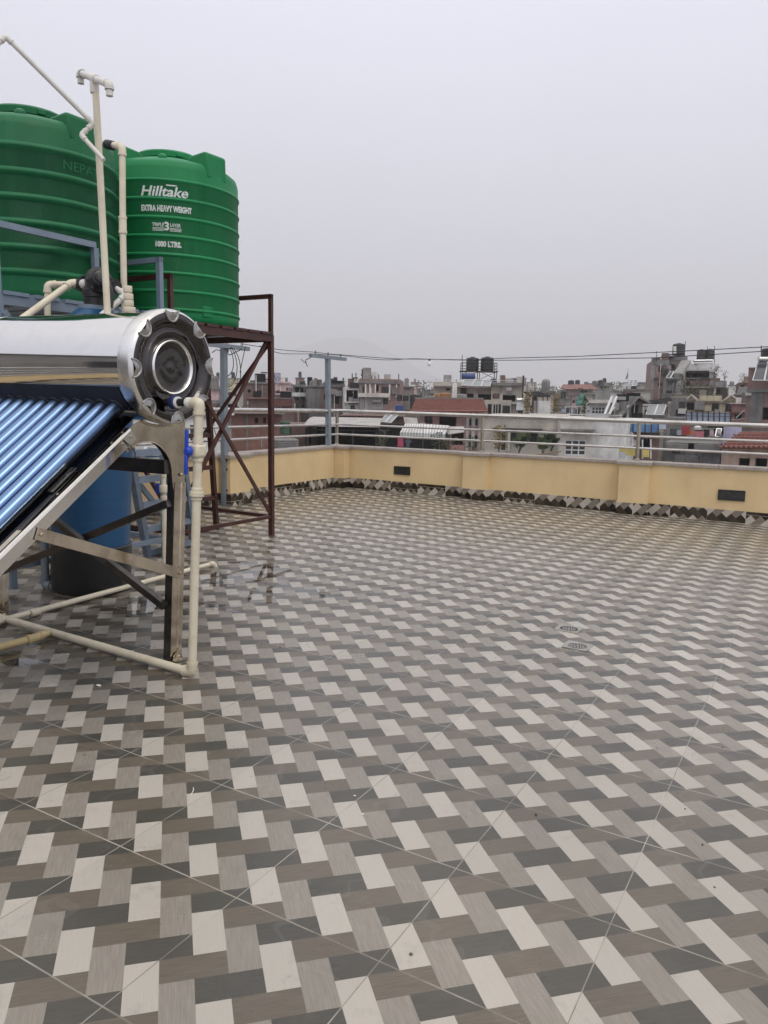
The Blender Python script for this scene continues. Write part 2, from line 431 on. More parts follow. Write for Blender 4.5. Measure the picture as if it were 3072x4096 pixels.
# ------------------------------------------------------------------ parapet walls
def parapet(label, Dv, Nv, L, pil, ztop, msk, toplist):
    """inner face runs from the corner PC along Dv; Nv points to the terrace; pil = [(s0, s1, proud)]"""
    t_ = thing('parapet_wall', label, 'wall', PC + Dv * 2)
    def zt(s):
        (a, za), (b, zb) = toplist; return za + (zb - za) * (s - a) / (b - a)
    prof = [(0., 0.)]
    for s0, s1, pr in pil: prof += [(s0, 0.), (s0, pr), (s1, pr), (s1, 0.)]
    prof += [(L, 0.), (L, -.15), (0., -.15)]
    # drop doubled points
    pp = [prof[0]]
    for q in prof[1:]:
        if abs(q[0] - pp[-1][0]) + abs(q[1] - pp[-1][1]) > 1e-6: pp.append(q)
    mb = MB(); n = len(pp); vs = []
    for s, d in pp:
        b = PC + Dv * s + Nv * d; vs.append(V((b.x, b.y, -.45)))
    for s, d in pp:
        b = PC + Dv * s + Nv * d; vs.append(V((b.x, b.y, zt(s) - .036)))
    mb.add(vs, [tuple(range(2 * n - 1, n - 1, -1))] + [(i, (i + 1) % n, (i + 1) % n + n, i + n) for i in range(n)])
    mb.build('wall', m_plaster, t_, smooth=False)
    # stone coping in slabs, stepping out over the pilasters
    mb = MB()
    cuts = sorted({0., L, *[x for p in pil for x in (p[0] - .03, p[1] + .03)], *[k * 1.22 for k in range(1, int(L / 1.22) + 1)]})
    cuts = ([-.17] if msk is m_skR else []) + [c for c in cuts if 0 <= c <= L]
    for a, b in zip(cuts, cuts[1:]):
        if b - a < .02: continue
        pr = .022 if a >= 0 else -.002
        for s0, s1, q in pil:
            if a >= s0 - .04 and b <= s1 + .04: pr = q + .025
        c0 = PC + Dv * (a + .002); c1 = PC + Dv * (b - .002); z0, z1 = zt(a), zt(b)
        o8 = []
        for c, z in ((c0, z0), (c1, z1)):
            for dd, zz in ((pr, z - .036), (pr, z - .006), (pr - .008, z), (-.18, z), (-.18, z - .036)):
                k = c + Nv * dd; o8.append(V((k.x, k.y, zz)))
        mb.add(o8, [(0, 1, 2, 3, 4), (9, 8, 7, 6, 5)] + [(i, i + 5, (i + 1) % 5 + 5, (i + 1) % 5) for i in range(5)])
    mb.build('coping', m_coping, t_, smooth=False)
    # tiled skirting, 12 mm proud
    mb = MB()
    def strip(p, q, nv):
        zz = []
        h = .136
        a, b = onfloor(p, -.02), onfloor(q, -.02); a2, b2 = onfloor(p, h), onfloor(q, h)
        k = nv * .011
        mb.add([a, b, b2, a2, a + k, b + k, b2 + k, a2 + k], [(4, 5, 6, 7), (7, 6, 2, 3), (0, 4, 7, 3), (1, 2, 6, 5)])
    s = 0.
    for s0, s1, pr in pil + [(L, L, 0)]:
        if s0 - s > .02: strip(PC + Dv * s, PC + Dv * s0, Nv)
        if s1 > s0:
            if s0 > .01: strip(PC + Dv * s0, PC + Dv * s0 + Nv * (pr + .011), -Dv)
            strip(PC + Dv * s0 + Nv * pr, PC + Dv * s1 + Nv * pr, Nv)
            strip(PC + Dv * s1, PC + Dv * s1 + Nv * (pr + .011), Dv)
        s = s1
    mb.build('skirting', msk, t_, smooth=False)
    return t_
def sR(p): return (V((p[0], p[1], 0)) - PC).dot(DR)
RP = [(0., .155, .165), (sR((1.006, 9.916)), sR((1.288, 9.768)), .11), (sR((2.74, 9.025)), sR((3.049, 8.9)), .13)]
parapet('yellow plastered parapet along the far edge, with brown patterned tile skirting and stone coping', DR, NR, 8.5, RP, 0, m_skR, [(0., .59), (5.4, .555)])
sl = (V((-1.657, 8.417, 0)) - PC).dot(DL)
parapet('yellow plastered parapet on the left, running behind the tank stands', DL, NL, 9.5, [(sl - .36, sl, .15)], 0, m_skL, [(0., .592), (5.4, .60)])

# ------------------------------------------------------------------ recessed brick lights in the far parapet
m_lamp = mat('dull_lamp_glass', (.03, .032, .03), .25, var=.3, vs=20)
for i, (px, py, wpx, hpx) in enumerate(((1609, 1882, 68, 33), (2926, 1981, 97, 42))):
    c = op(px, py, PC + NR * .0, NR)
    dpt = c.y; wd = wpx * dpt / FPX / .97; ht = hpx * dpt / FPX
    t_ = thing('wall_light', ('dark recessed brick light in the yellow parapet, left of the middle pilaster',
                              'dark recessed brick light in the yellow parapet, right of the last pilaster')[i], 'wall light', c, 'recessed lights in the parapet')
    mb = MB(); k = .016
    for dx, dz_, sx, sz in ((0, ht / 2 - k / 2, wd, k), (0, -ht / 2 + k / 2, wd, k), (-wd / 2 + k / 2, 0, k, ht - 2 * k), (wd / 2 - k / 2, 0, k, ht - 2 * k)):
        mb.box(c + DR * dx + Z * dz_ + NR * .006, (sx, .018, sz), (DR, NR, Z))
    mb.build('frame', m_black, t_, smooth=False)
    mb = MB(); mb.box(c + NR * .003, (wd - 2 * k, .008, ht - 2 * k), (DR, NR, Z))
    for q in range(5): mb.box(c + NR * .009 + Z * ((q - 2) * ht * .13), (wd * .5, .006, .004), (DR, NR, Z))
    mb.build('glass', m_lamp, t_, smooth=False)

# ------------------------------------------------------------------ steel railings
def railing(label, Dv, Nv, L, ss, rails, msk=None):
    t_ = thing('railing', label, 'railing', PC + Dv * 1 + Z * .58)
    off = Nv * -.075
    def pt(s, zz): 
        (a, za), (b, zb) = zz; p = PC + Dv * s + off; return V((p.x, p.y, za + (zb - za) * (s - a) / (b - a)))
    for k, (zz, rr) in enumerate(rails):
        MB().tube([pt(-.075 if k else -.1, zz), pt(L, zz)], rr, 14).build('top_rail' if k == 0 else 'mid_rail', m_steel, t_)
    for s in ss:
        b = pt(s, ((0, .585), (5.4, .555))); tp = pt(s, rails[0][0])
        p_ = MB().tube([b, tp], .0225, 14).build('post', m_steel_dull, t_)
        MB().lathe([(0, 0), (.042, 0), (.042, .006), (.028, .014), (.024, .03)], b, n=20).build('base_flange', m_steel_dull, p_)
    return t_
def s_at(px, Dv, Nv):
    c = op(px, 1700, PC + Nv * -.075, Nv); return (c - PC).dot(Dv)
railing('stainless railing on the far parapet, three level bars', DR, NR, 8.2, [s_at(1348, DR, NR), s_at(1930, DR, NR), s_at(2557, DR, NR), s_at(3290, DR, NR)],
        [(((0, 1.064), (5.4, 1.012)), .026), (((0, .876), (5.4, .842)), .0145), (((0, .738), (5.4, .70)), .0145)])
railing('stainless railing on the left parapet behind the brown tank stand', DL, NL, 9.3, [2.9, 5.1, 7.2],
        [(((0, 1.064), (5.4, 1.10)), .026), (((0, .876), (5.4, .90)), .0145), (((0, .738), (5.4, .75)), .0145)])

# ------------------------------------------------------------------ floor drains
m_drain = mat('drain_steel', (.36, .35, .32), .42, .6, var=.15, vs=20, dirt=(.2, .18, .15), damt=.5, dscale=25)
m_hole = mat('drain_hole', (.01, .01, .01), .8)
for i, (px, py) in enumerate(((2275, 2516), (2310, 2585))):
    c = fl(px, py); t_ = thing('floor_drain', ('square steel floor drain with sunken round grate, the farther of the pair',
                               'square steel floor drain with round perforated grate, the nearer of the pair')[i], 'drain', c, 'floor drains')
    X, Y = E1.normalized(), E2.normalized(); n_ = V(N)
    hw = .066; c2 = c + n_ * .004
    rim = 36; vs = []; fs = []
    R_ = .05
    for k in range(rim):
        a = 2 * math.pi * k / rim; ca, sa = math.cos(a), math.sin(a)
        kx = hw / max(abs(ca), abs(sa))
        vs += [c2 + X * ca * R_ + Y * sa * R_, c2 + X * ca * kx + Y * sa * kx, c2 + X * ca * R_ - n_ * .003 + Y * sa * R_, c2 - n_ * .006 + X * ca * kx + Y * sa * kx]
    for k in range(rim):
        a, b = 4 * k, 4 * ((k + 1) % rim)
        fs += [(a, a + 1, b + 1, b), (a + 1, a + 3, b + 3, b + 1), (a, b, b + 2, a + 2)]
    MB().add(vs, fs).build('frame', m_drain, t_, smooth=False)
    g_ = MB(); g_.cur = 0
    g_.lathe([(0, 0), (R_, 0)], c2 - n_ * .0025, n_, 36)
    g_.lathe([(R_ - .004, .0005), (R_, .0035)], c2 - n_ * .0025, n_, 36)
    g_.cur = 1
    g_.lathe([(R_ - (.010 if i == 0 else .006), .0004), (R_ - .001, .0010)], c2 - n_ * .0025, n_, 36)
    for rr, nn_ in ((.012, 5), (.024, 10), (.037, 14)):
        for k in range(nn_):
            a = 2 * math.pi * k / nn_ + rr * 40
            g_.lathe([(0, .0006), (.0046, .0006)], c2 - n_ * .0025 + X * rr * math.cos(a) + Y * rr * math.sin(a), n_, 8)
    g_.build('grate', [m_drain, m_hole], t_, smooth=False)

# ------------------------------------------------------------------ crumbs and scraps on the floor
m_crumb = mat('dry_crumb', (.10, .08, .055), .9, var=.4, vs=80)
m_scrap = mat('white_scrap', (.7, .7, .68), .7)
rng_ = random.Random(3)
for i, (px, py, r_) in enumerate(((1646, 3818, .005), (2143, 3260, .005), (2810, 3380, .0035), (2626, 2993, .0025), (2771, 2896, .003), (2890, 2990, .0025), (2740, 3236, .0025), (2860, 3550, .003), (2570, 3376, .002), (340, 3020, .003), (1120, 2590, .005))):
    c = fl(px, py); mb = MB()
    for k in range(3):
        mb.ball(c + V((rng_.uniform(-1, 1) * r_ * .6, rng_.uniform(-1, 1) * r_ * .6, r_ * .45)), r_ * rng_.uniform(.5, .9), 7, 5, (1, rng_.uniform(.5, .9), .7))
    o = mb.build('crumb', m_crumb, loc=c)
    tag(o, ('brown dry crumb on a white plank of the floor, nearest of the crumbs', 'brown dry crumb on the floor beside a grout crossing right of centre')[i] if i < 2 else 'tiny dark speck of dry dirt lying on the floor tiles', 'crumb', 'crumbs on the floor')
for i, (px, py) in enumerate(((395, 2742), (1419, 3184), (1452, 3258))):
    c = fl(px, py, .001); mb = MB(); pp = []
    for k in range(9):
        a = 2 * math.pi * k / 9; q = (.0135 if i == 0 else .005) * rng_.uniform(.75, 1.1); pp.append((q * math.cos(a), q * .55 * math.sin(a)))
    mb.prism(pp, c, A, -B, (0, 0, .002))
    o = mb.build('plastic_scrap', m_scrap, loc=c)
    tag(o, ('flat white oval scrap on the floor below the solar water heater', 'small white chip on the floor beside a dark plank', 'small white chip on the floor at the edge of a white plank')[i], 'scrap')
c = fl(128, 2596, .001)
o = MB().tube([c, c + A * .02 + B * -.003 + Z * .002, c + A * .045 + B * .004], .0015, 6).build('dry_straw', m_scrap, loc=c); tag(o, 'thin pale straw on the floor beside the yellowed pipe', 'straw')
c = fl(773, 3150, .001)
o = MB().tube([c, c + V((.006, -.02, .002)), c + V((.004, -.045, 0))], .0012, 6).build('dry_straw', m_scrap, loc=c); tag(o, 'thin pale straw on a dark plank in the open floor', 'straw')
# ------------------------------------------------------------------ lettering
def text_mesh(s, size, bold=0., shear=0., width=None):
    cu = bpy.data.curves.new('t', 'FONT'); cu.body = s; cu.size = size; cu.align_x = 'CENTER'; cu.align_y = 'CENTER'
    cu.offset = bold; cu.shear = shear; cu.resolution_u = 3; cu.extrude = .0008
    ob = bpy.data.objects.new('t', cu); col.objects.link(ob)
    bpy.context.view_layer.update()
    me = bpy.data.meshes.new_from_object(ob.evaluated_get(bpy.context.evaluated_depsgraph_get()))
    vs = [v.co.copy() for v in me.vertices]; fs = [list(p.vertices) for p in me.polygons]
    bpy.data.objects.remove(ob); bpy.data.curves.remove(cu); bpy.data.meshes.remove(me)
    if width:
        x0, x1 = min(v.x for v in vs), max(v.x for v in vs); k = width / (x1 - x0)
        for v in vs: v.x *= k
    return vs, fs
def wrap(vs, c, R_, ang, z):
    """bend flat lettering round an upright cylinder; ang = outward direction of the middle of the line"""
    out = []
    for v in vs:
        a = ang + v.x / R_; r = R_ + v.z
        out.append(V((c.x + r * math.cos(a), c.y + r * math.sin(a), z + v.y)))
    return out

# ------------------------------------------------------------------ water tanks
def water_tank(name, label, c, R_, z0, ribs, zs, m, face, lug, group, rib):
    t_ = thing(name, label, 'water tank', V((c[0], c[1], z0)), group)
    C = V((c[0], c[1], 0)); prof = [(0, z0), (R_ * .97, z0), (R_ - .004, z0 + .02), (R_ - .002, z0 + .05)]
    rw, rp = rib
    for zr in ribs:
        prof += [(R_, zr - rw), (R_ + rp * .7, zr - rw * .55), (R_ + rp, zr - rw * .1), (R_ + rp, zr + rw * .1), (R_ + rp * .7, zr + rw * .55), (R_, zr + rw)]
    prof += [(R_, zs), (R_ - .012, zs + .045), (R_ - .05, zs + .075), (R_ - .12, zs + .095), (R_ * .55, zs + .14), (R_ * .42, zs + .15)]
    MB().lathe(prof, C, n=96).build('body', m, t_, angle=50)
    h0 = zs + .15
    lid = MB().lathe([(R_ * .43, h0 - .03), (R_ * .43, h0 + .012), (R_ * .455, h0 + .014), (R_ * .46, h0 + .05), (R_ * .44, h0 + .062), (R_ * .3, h0 + .074), (0, h0 + .085)], C, n=64).build('lid', m, t_)
    for k in range(4):
        a = face + .35 + k * math.pi / 2; d = V((math.cos(a), math.sin(a), 0))
        q = C + d * R_ * .46 + Z * (h0 + .03); MB().box(q, (.02, .05, .03), (d, Z.cross(d), Z)).build('catch', m, lid, bevel=.005)
    lh = .165 if rib[1] < .012 else .135; lb = .014 if rib[1] < .012 else .035
    # lifting lugs: wedges that rise from the dome to the shoulder
    for k in range(4):
        a = face + lug + k * math.pi / 2; d = V((math.cos(a), math.sin(a), 0)); s = Z.cross(d)
        w2 = .10
        pr = [(R_ * .52, zs + .10), (R_ * .66, zs + lh - .01), (R_ - .035, zs + lh), (R_ - .006, zs + lh - .015), (R_ - .002, zs - .03), (R_ * .6, zs - .03)]
        MB().prism(pr, C + s * -w2, d, Z, s * 2 * w2).build('lifting_lug', m, t_, bevel=lb)
    MB().ball(C + V((math.cos(face - .1), math.sin(face - .1), 0)) * R_ * .72 + Z * (zs + .105), .035, 14, 8, (1, 1, .9)).build('air_vent', m, t_)
    return t_, C
cR = dp(684, 1200, 6.48); cR = (cR.x, cR.y)
faceR = math.atan2(-cR[1], -cR[0])
ribsR = [2.785 - .132 * k for k in range(8)]
tR, CR = water_tank('water_tank', 'green water tank with white lettering, on the maroon stand', cR, .545, 1.775, ribsR, 2.875, m_green, faceR, .72, 'green water tanks', (.014, .009))
def line(s, zz, size, wd, bold=0., shear=0., da=0.):
    vs, fs = text_mesh(s, size, bold, shear, wd)
    return wrap(vs, CR, .5475, faceR + da, zz), fs
TA = -.035
for s, zz, size, wd, bo, sh in (('EXTRA HEAVY WEIGHT', 2.580, .057, .367, .0030, 0.), ('1000 LTRS.', 2.328, .052, .188, .0030, 0.)):
    vs, fs = line(s, zz, size, wd, bo, sh, TA + (.012 if s[0] == '1' else 0)); MB().add(vs, fs).build('lettering', m_label, tR, smooth=False)
mb = MB(); vs, fs = line('Hilltake', 2.700, .098, .342, .0022, .22, TA - .03); mb.add(vs, fs)
bar = [V((x, y, zz)) for zz in (0, .001) for x, y in ((.016, .043), (.09, .043), (.094, .052), (.020, .052))]
vv = wrap(bar, CR, .5475, faceR + TA - .03, 2.700); mb.add(vv, [(0, 1, 2, 3), (4, 5, 6, 7)])
mb.build('lettering', m_label, tR, smooth=False)
mb = MB()
for s, size, wd, dx, dy in (('TRIPLE', .035, .086, -.062, .011), ('3', .08, .034, 0., .0), ('LAYER', .035, .076, .061, .011)):
    vs, fs = text_mesh(s, size, .0008 if s != '3' else .003, 0., wd)
    for v in vs: v.x += dx; v.y += dy
    mb.add(wrap(vs, CR, .5475, faceR + TA, 2.455), fs)
for k in range(3):
    for x0, x1 in ((-.104, -.021), (.021, .104)):
        n_ = 6; top = [V((x0 + (x1 - x0) * i / n_, -.009 - k * .009, .001)) for i in range(n_ + 1)]; bot = [v + V((0, -.0045, 0)) for v in top]
        vv = wrap(top + bot, CR, .5475, faceR + TA, 2.455); mb.add(vv, [(i, i + n_ + 1, i + n_ + 2, i + 1) for i in range(n_)])
mb.build('lettering', m_label, tR, smooth=False)
# outlet boss at the foot of the tank
a = faceR + .52; d = V((math.cos(a), math.sin(a), 0))
MB().box(CR + d * .533 + Z * 1.86, (.03, .085, .085), (d, Z.cross(d), Z)).build('outlet_boss', m_green, tR, bevel=.006)

cL = dp(128, 900, 5.43); cL = (cL.x, cL.y)
faceL = math.atan2(-cL[1], -cL[0])
zr0 = HC + (1580 - 762) * 4.94 / FPX
ribsL = [2.695 - .148 * k for k in range(6)]
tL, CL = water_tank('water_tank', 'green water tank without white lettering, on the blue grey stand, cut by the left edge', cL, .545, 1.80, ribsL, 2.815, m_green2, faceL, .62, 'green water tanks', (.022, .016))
for v in ():
    pass
vs, fs = text_mesh('NEPATO', .08, .0005, 0., .33)
aa = faceL + .66
mb = MB(); mb.add(wrap([V((v.x, v.y, v.z * 1.6)) for v in vs], CL, .5462, aa, 2.622), fs)
vs, fs = text_mesh('\u00ae', .05, 0., 0., .03); mb.add(wrap([V((v.x + .2, v.y, v.z * 1.6)) for v in vs], CL, .5462, aa, 2.622), fs)
mb.build('embossed_lettering', m_green2, tL, smooth=False)

# ------------------------------------------------------------------ steel stands
def stand(name, label, P, s, zp, zr, m, wdt, posts_up, rails_up, braces, zbar, boards, cat='stand'):
    """P: right-hand corner (towards -B); corners P, P+sB, P-sA, P-sA+sB"""
    cs = [P, P + B * s, P - A * s + B * s, P - A * s]
    t_ = thing(name, label, cat, onfloor(P - A * s / 2 + B * s / 2))
    for i, c in enumerate(cs):
        b = onfloor(c); MB().box(V((c.x, c.y, (b.z + zp) / 2)), (wdt, wdt, zp - b.z), (A, B, Z)).build('leg', m, t_, smooth=False)
        if i in posts_up: MB().box(V((c.x, c.y, (zp + zr) / 2)), (wdt * .8, wdt * .8, zr - zp), (A, B, Z)).build('rail_post', m, t_, smooth=False)
    lo = lambda c, h: V((c.x, c.y, zfl(c.x, c.y) + h))
    for i in range(4):
        a, b = cs[i], cs[(i + 1) % 4]; d = (b - a).normalized()
        MB().beam(V((a.x, a.y, zp - .028)) + d * (wdt / 2 + .001), V((b.x, b.y, zp - .028)) - d * (wdt / 2 + .001), wdt * .9, .055).build('platform_beam', m, t_, smooth=False)
        MB().beam(lo(a, zbar) + d * (wdt / 2 + .001), lo(b, zbar) - d * (wdt / 2 + .001), wdt * .7, wdt * .75).build('bottom_bar', m, t_, smooth=False)
    for i, j in rails_up:
        a, b = cs[i], cs[j]; d = (b - a).normalized()
        MB().beam(V((a.x, a.y, zr - .018)) - d * wdt * .4, V((b.x, b.y, zr - .018)) + d * wdt * .4, wdt * .8, .036).build('guard_rail', m, t_, smooth=False)
    for i, j, h0, h1, off in braces:
        a, b = cs[i], cs[j]; d = (b - a).normalized(); nrm = d.cross(Z)
        MB().beam(V((a.x, a.y, h0)) + nrm * off + d * .02, V((b.x, b.y, h1 + zfl(b.x, b.y))) + nrm * off - d * .02, wdt * .8, .014 if abs(off) < .01 else wdt * .5, nrm).build('brace', m, t_, smooth=False)
    mb = MB(); n_ = boards
    for k in range(n_):
        f_ = (k + .5) / n_; a = P + B * s * f_; b = a - A * s
        mb.beam(V((a.x, a.y, zp + .012)) + A * .03, V((b.x, b.y, zp + .012)), s / n_ * .8, .022)
    mb.build('platform', m, t_, smooth=False)
    return t_, cs
P1 = V((-.99, 6.722, 0))
stand('tank_stand', 'maroon painted steel stand under the lettered green tank', P1, 1.16, 1.745, 2.085, m_brown, .039, (0, 1, 2, 3), ((0, 3), (1, 2), (3, 2)),
      [(0, 1, 1.70, .25, .026), (0, 3, 1.68, .45, 0.), (1, 0, 1.60, .20, 0.), (1, 2, 1.65, .25, .02), (2, 1, 1.65, .25, -.02), (3, 2, 1.6, .3, .02)], .165, 7)
PF = V((-1.62, 5.655, 0))
tgs, cg = stand('tank_stand', 'blue grey painted steel stand with guard rail under the dusty green tank', PF, 1.26, 1.775, 2.185, m_gblue, .045, (0, 1, 2, 3), ((1, 2), (3, 0), (3, 2)),
      [(1, 0, 1.68, .3, .02), (0, 1, 1.68, .3, -.02), (1, 2, 1.7, .7, .02), (2, 1, 1.7, .7, -.02), (0, 3, 1.4, .2, 0.)], .13, 6)
a, b = cg[1], cg[1] - B * .70
MB().beam(V((a.x, a.y, 2.167)), V((b.x, b.y, 2.167)), .036, .036).build('guard_rail', m_gblue, tgs, smooth=False)
MB().beam(V((b.x, b.y, 1.79)), V((b.x, b.y, 2.149)), .036, .036, B).build('rail_post', m_gblue, tgs, smooth=False)

# ------------------------------------------------------------------ ladders
def ladder(label, p0, p1, q0, q1, n, m, w_=.04, first=.06):
    t_ = thing('ladder', label, 'ladder', (p0 + p1) / 2)
    sd_ = (p1 - p0).normalized()
    for a, b in ((p0, q0), (p1, q1)): MB().beam(a, b, w_, w_ * .8, sd_).build('stile', m, t_, smooth=False)
    for k in range(n):
        f_ = first + (1 - first) * k / n
        a, b = p0.lerp(q0, f_), p1.lerp(q1, f_); d = (b - a).normalized()
        MB().beam(a + d * (w_ * .5), b - d * (w_ * .5), w_ * .9, w_ * .9).build('rung', m, t_, smooth=False)
    return t_
p0, p1 = fl(748, 2140), fl(866, 2116)
q1 = op(815, 1318, P1, A); q1 = dp(814, 1318, 6.2); q0 = q1 + (p0 - p1)
ladder('maroon steel ladder leaning on the right tank stand', p0, p1, q0, q1, 6, m_brown, .042, .015)
p0, p1 = fl(592, 2226), fl(774, 2178)
# leans back on the grey stand
q0 = dp(498, 1700, 5.0); q1 = q0 + (p1 - p0)
ladder('blue grey steel ladder leaning between the blue vessel and the right tank stand', p0, p1, q0, q1, 5, m_gblue, .05, .03)

# ------------------------------------------------------------------ blue pressure vessel with valve head
vb = V((-1.80, 4.655, 0)); vb = onfloor(vb)
vt = dp(381, 1228, 4.62); ax = (vt - vb).normalized(); Lv = (vt - vb).length
t_ = thing('filter_vessel', 'tall blue fibreglass pressure vessel on a black foot behind the solar heater', 'pressure vessel', vb)
MB().lathe([(0, .27), (.222, .27), (.222, Lv - .33), (.216, Lv - .24), (.2, Lv - .16), (.165, Lv - .085), (.118, Lv - .035), (.092, Lv - .015)], vb, ax, 64).build('shell', m_vessel, t_)
MB().lathe([(0, 0), (.228, 0), (.233, .02), (.233, .285), (.228, .292), (.222, .293)], vb, ax, 64).build('foot', m_black, t_)
MB().lathe([(.092, Lv - .02), (.094, Lv - .004), (.094, Lv + .006), (.06, Lv + .01), (0, Lv + .01)], vb, ax, 40).build('neck_ring', m_gblue, t_)
h = vb + ax * Lv
vh = MB(); vh.lathe([(0, .01), (.062, .01), (.062, .05), (.075, .055), (.075, .09), (.066, .1), (.06, .14), (.03, .15), (0, .15)], h, ax, 24)
c = h + ax * .118 + A * .018
fd = (A * .8 + B * .55 + Z * .12).normalized()
vh.lathe([(0, -.09), (.06, -.09), (.066, -.03), (.066, .02), (.074, .022), (.074, .04), (.06, .044), (.06, .06), (.072, .062), (.072, .085), (.052, .1), (.04, .125), (.03, .13), (0, .13)], c + Z * .015, fd, 28)
vh.tube([c - A * .16 + Z * .015, c + A * .16 + Z * -.01], .036, 14)
vh.tube([c - A * .12 + Z * .015, c - A * .09 + Z * .015], .05, 14); vh.tube([c + A * .09 - Z * .01, c + A * .12 - Z * .01], .05, 14)
vh.build('valve_head', m_black, t_)
ph = c + fd * .1 + Z * .015
hd = MB(); e_ = ph + A * .12 - Z * .17 + B * .03
hd.tube(fillet([ph, ph + fd * .05 + Z * .02, ph + fd * .06 + A * .05 - Z * .05, e_], .04), [.024] * 12 + [.012], 10) if False else hd.tube([ph, ph + fd * .035, ph + fd * .045 + A * .05 - Z * .04, ph + fd * .03 + A * .09 - Z * .1, e_], [.03, .028, .024, .018, .011], 10)
hd.build('valve_handle', m_black, t_)
bt = MB()
for k in range(7):
    a_ = 2 * math.pi * k / 7; xx = fd.cross(Z).normalized(); yy = fd.cross(xx)
    bt.lathe([(0, 0), (.006, 0), (.006, .007), (0, .009)], c + Z * .015 + fd * .085 + xx * .062 * math.cos(a_) + yy * .062 * math.sin(a_), fd, 6)
bt.build('bolt_ring', m_frame_in, t_)
VC = c

# pipes on the vessel head
Yv = VC.y
t_ = thing('water_pipe', 'cream plastic pipe from the black valve head sloping down to the left behind the heater', 'pipe', dp(110, 1262, 4.2))
pvc(t_, [VC - A * .13 + Z * .015, dp(285, 1132, 4.66), dp(60, 1296, 4.25)], .0195, m_pvc)
collar_on(t_, dp(345, 1135, 4.6), A, .027, .06, m_pvcw, 'union')
t_ = thing('water_pipe', 'cream plastic pipe with a square elbow standing behind the sloping pipe', 'pipe', dp(190, 1262, 4.75))
pvc(t_, [dp(190, 2200, 4.75), dp(190, 1138, 4.75), dp(330, 1136, 4.86)], .0185, m_pvc)
t_ = thing('water_pipe', 'white plastic pipe on the right of the black valve head with a stacked union', 'pipe', dp(512, 1262, 4.45))
pvc(t_, [VC + A * .13 - Z * .012, dp(505, 1180, 4.5), dp(405, 1262, 4.42)], .0165, m_pvcw)
pv_ = dp(510, 1150, 4.3); pb_ = dp(520, 1262, 4.3)
MB().tube([pb_ - Z * .1, pv_], .0165, 14).build('pipe', m_pvc, t_)
for f_, r_, L_ in ((.06, .024, .034), (.33, .026, .032), (.56, .0255, .03), (.80, .032, .03)):
    collar_on(t_, pv_.lerp(pb_, f_), Z, r_, L_, m_pvc, 'union')

# ------------------------------------------------------------------ tall plastic pipes
pb = dp(431, 1260, 3.56); pt_ = dp(381, 336, 3.56)
t_ = thing('vent_pipe', 'tall white vent pipe topped by a T of two drooping elbows', 'pipe', pb)
pvc(t_, [pb - Z * .03, pt_], .0148, m_pvc)
Lh, Rh = dp(322, 292, 3.72), dp(437, 338, 3.4)
pm = (Lh + Rh) / 2
MB().tube([pt_ - Z * .0, pt_.lerp(pm, 1.)], .0148, 12).build('pipe', m_pvcw, t_)
collar_on(t_, pm, Rh - Lh, .019, .07, m_pvcw, 'tee'); collar_on(t_, pm - Z * .035, Z, .019, .05, m_pvcw, 'tee')
pvc(t_, [Lh - Z * .045, Lh, Rh, Rh - Z * .045], .0145, m_pvcw, collar=2.2)

t_ = thing('overflow_pipe', 'thin white overflow pipe slanting across the sky, kinked beside the vent pipe', 'pipe', dp(415, 640, 3.45))
pvc(t_, [dp(-60, 225, 3.3), dp(22, 146, 3.35), dp(372, 495, 3.5), dp(325, 540, 3.48), dp(415, 640, 3.45)], .0095, m_pvcw, collar=3.)

t_ = thing('tank_outlet_pipe', 'cream plastic pipe dropping from the dusty green tank past the lettered one', 'pipe', dp(497, 1255, 4.75))
pvc(t_, [dp(400, 568, 4.9), dp(489, 588, 4.75), dp(491, 900, 4.75), dp(498, 1262, 4.75)], .0185, m_pvc)
collar_on(t_, dp(440, 580, 4.83), dp(489, 588, 4.75) - dp(400, 568, 4.9), .027, .075, m_rubber, 'black_tape')

# ------------------------------------------------------------------ pipes behind the heater, on and near the floor
for x0, y0, x1, y1, Y, lab in ((653, 1868, 660, 2262, 0, 'thin cream plastic riser with a ball valve standing behind the heater leg'), (528, 1900, 536, 2128, 0, 'cream plastic riser standing beside the blue vessel'), (183, 2170, 182, 2352, 0, 'dull plastic riser standing left of the black vessel foot')):
    b = fl(x1, y1); t_ = thing('riser_pipe', lab, 'pipe', b)
    tp = dp(x0, y0, b.y)
    if x0 == 653:
        l_ = dp(530, 1885, b.y + .4)
        pvc(t_, [b, tp + Z * .01, l_], .0165, m_pvc)
        for q, r_, L_ in ((1900, .021, .03), (1955, .031, .05), (1992, .022, .03)): collar_on(t_, dp(653 + (q - 1868) * .018, q, b.y), Z, r_, L_, m_pvc, 'union')
        k = dp(640, 1955, b.y) - A * .02
        MB().box(k, (.03, .02, .075), (A, B, Z)).build('valve_handle', m_bluepl, t_, bevel=.005)
    elif x0 == 183:
        pvc(t_, [tp + Z * .3, V((b.x, b.y, b.z + .02)), V((b.x, b.y, b.z + .02)) + A * .16], .024, m_postgrey)
    else:
        pvc(t_, [b, tp + Z * .1], .02, m_pvc); MB().ball(b + Z * .03, .045, 10, 6, (1, 1, .8)).build('clamp', m_rubber, t_)

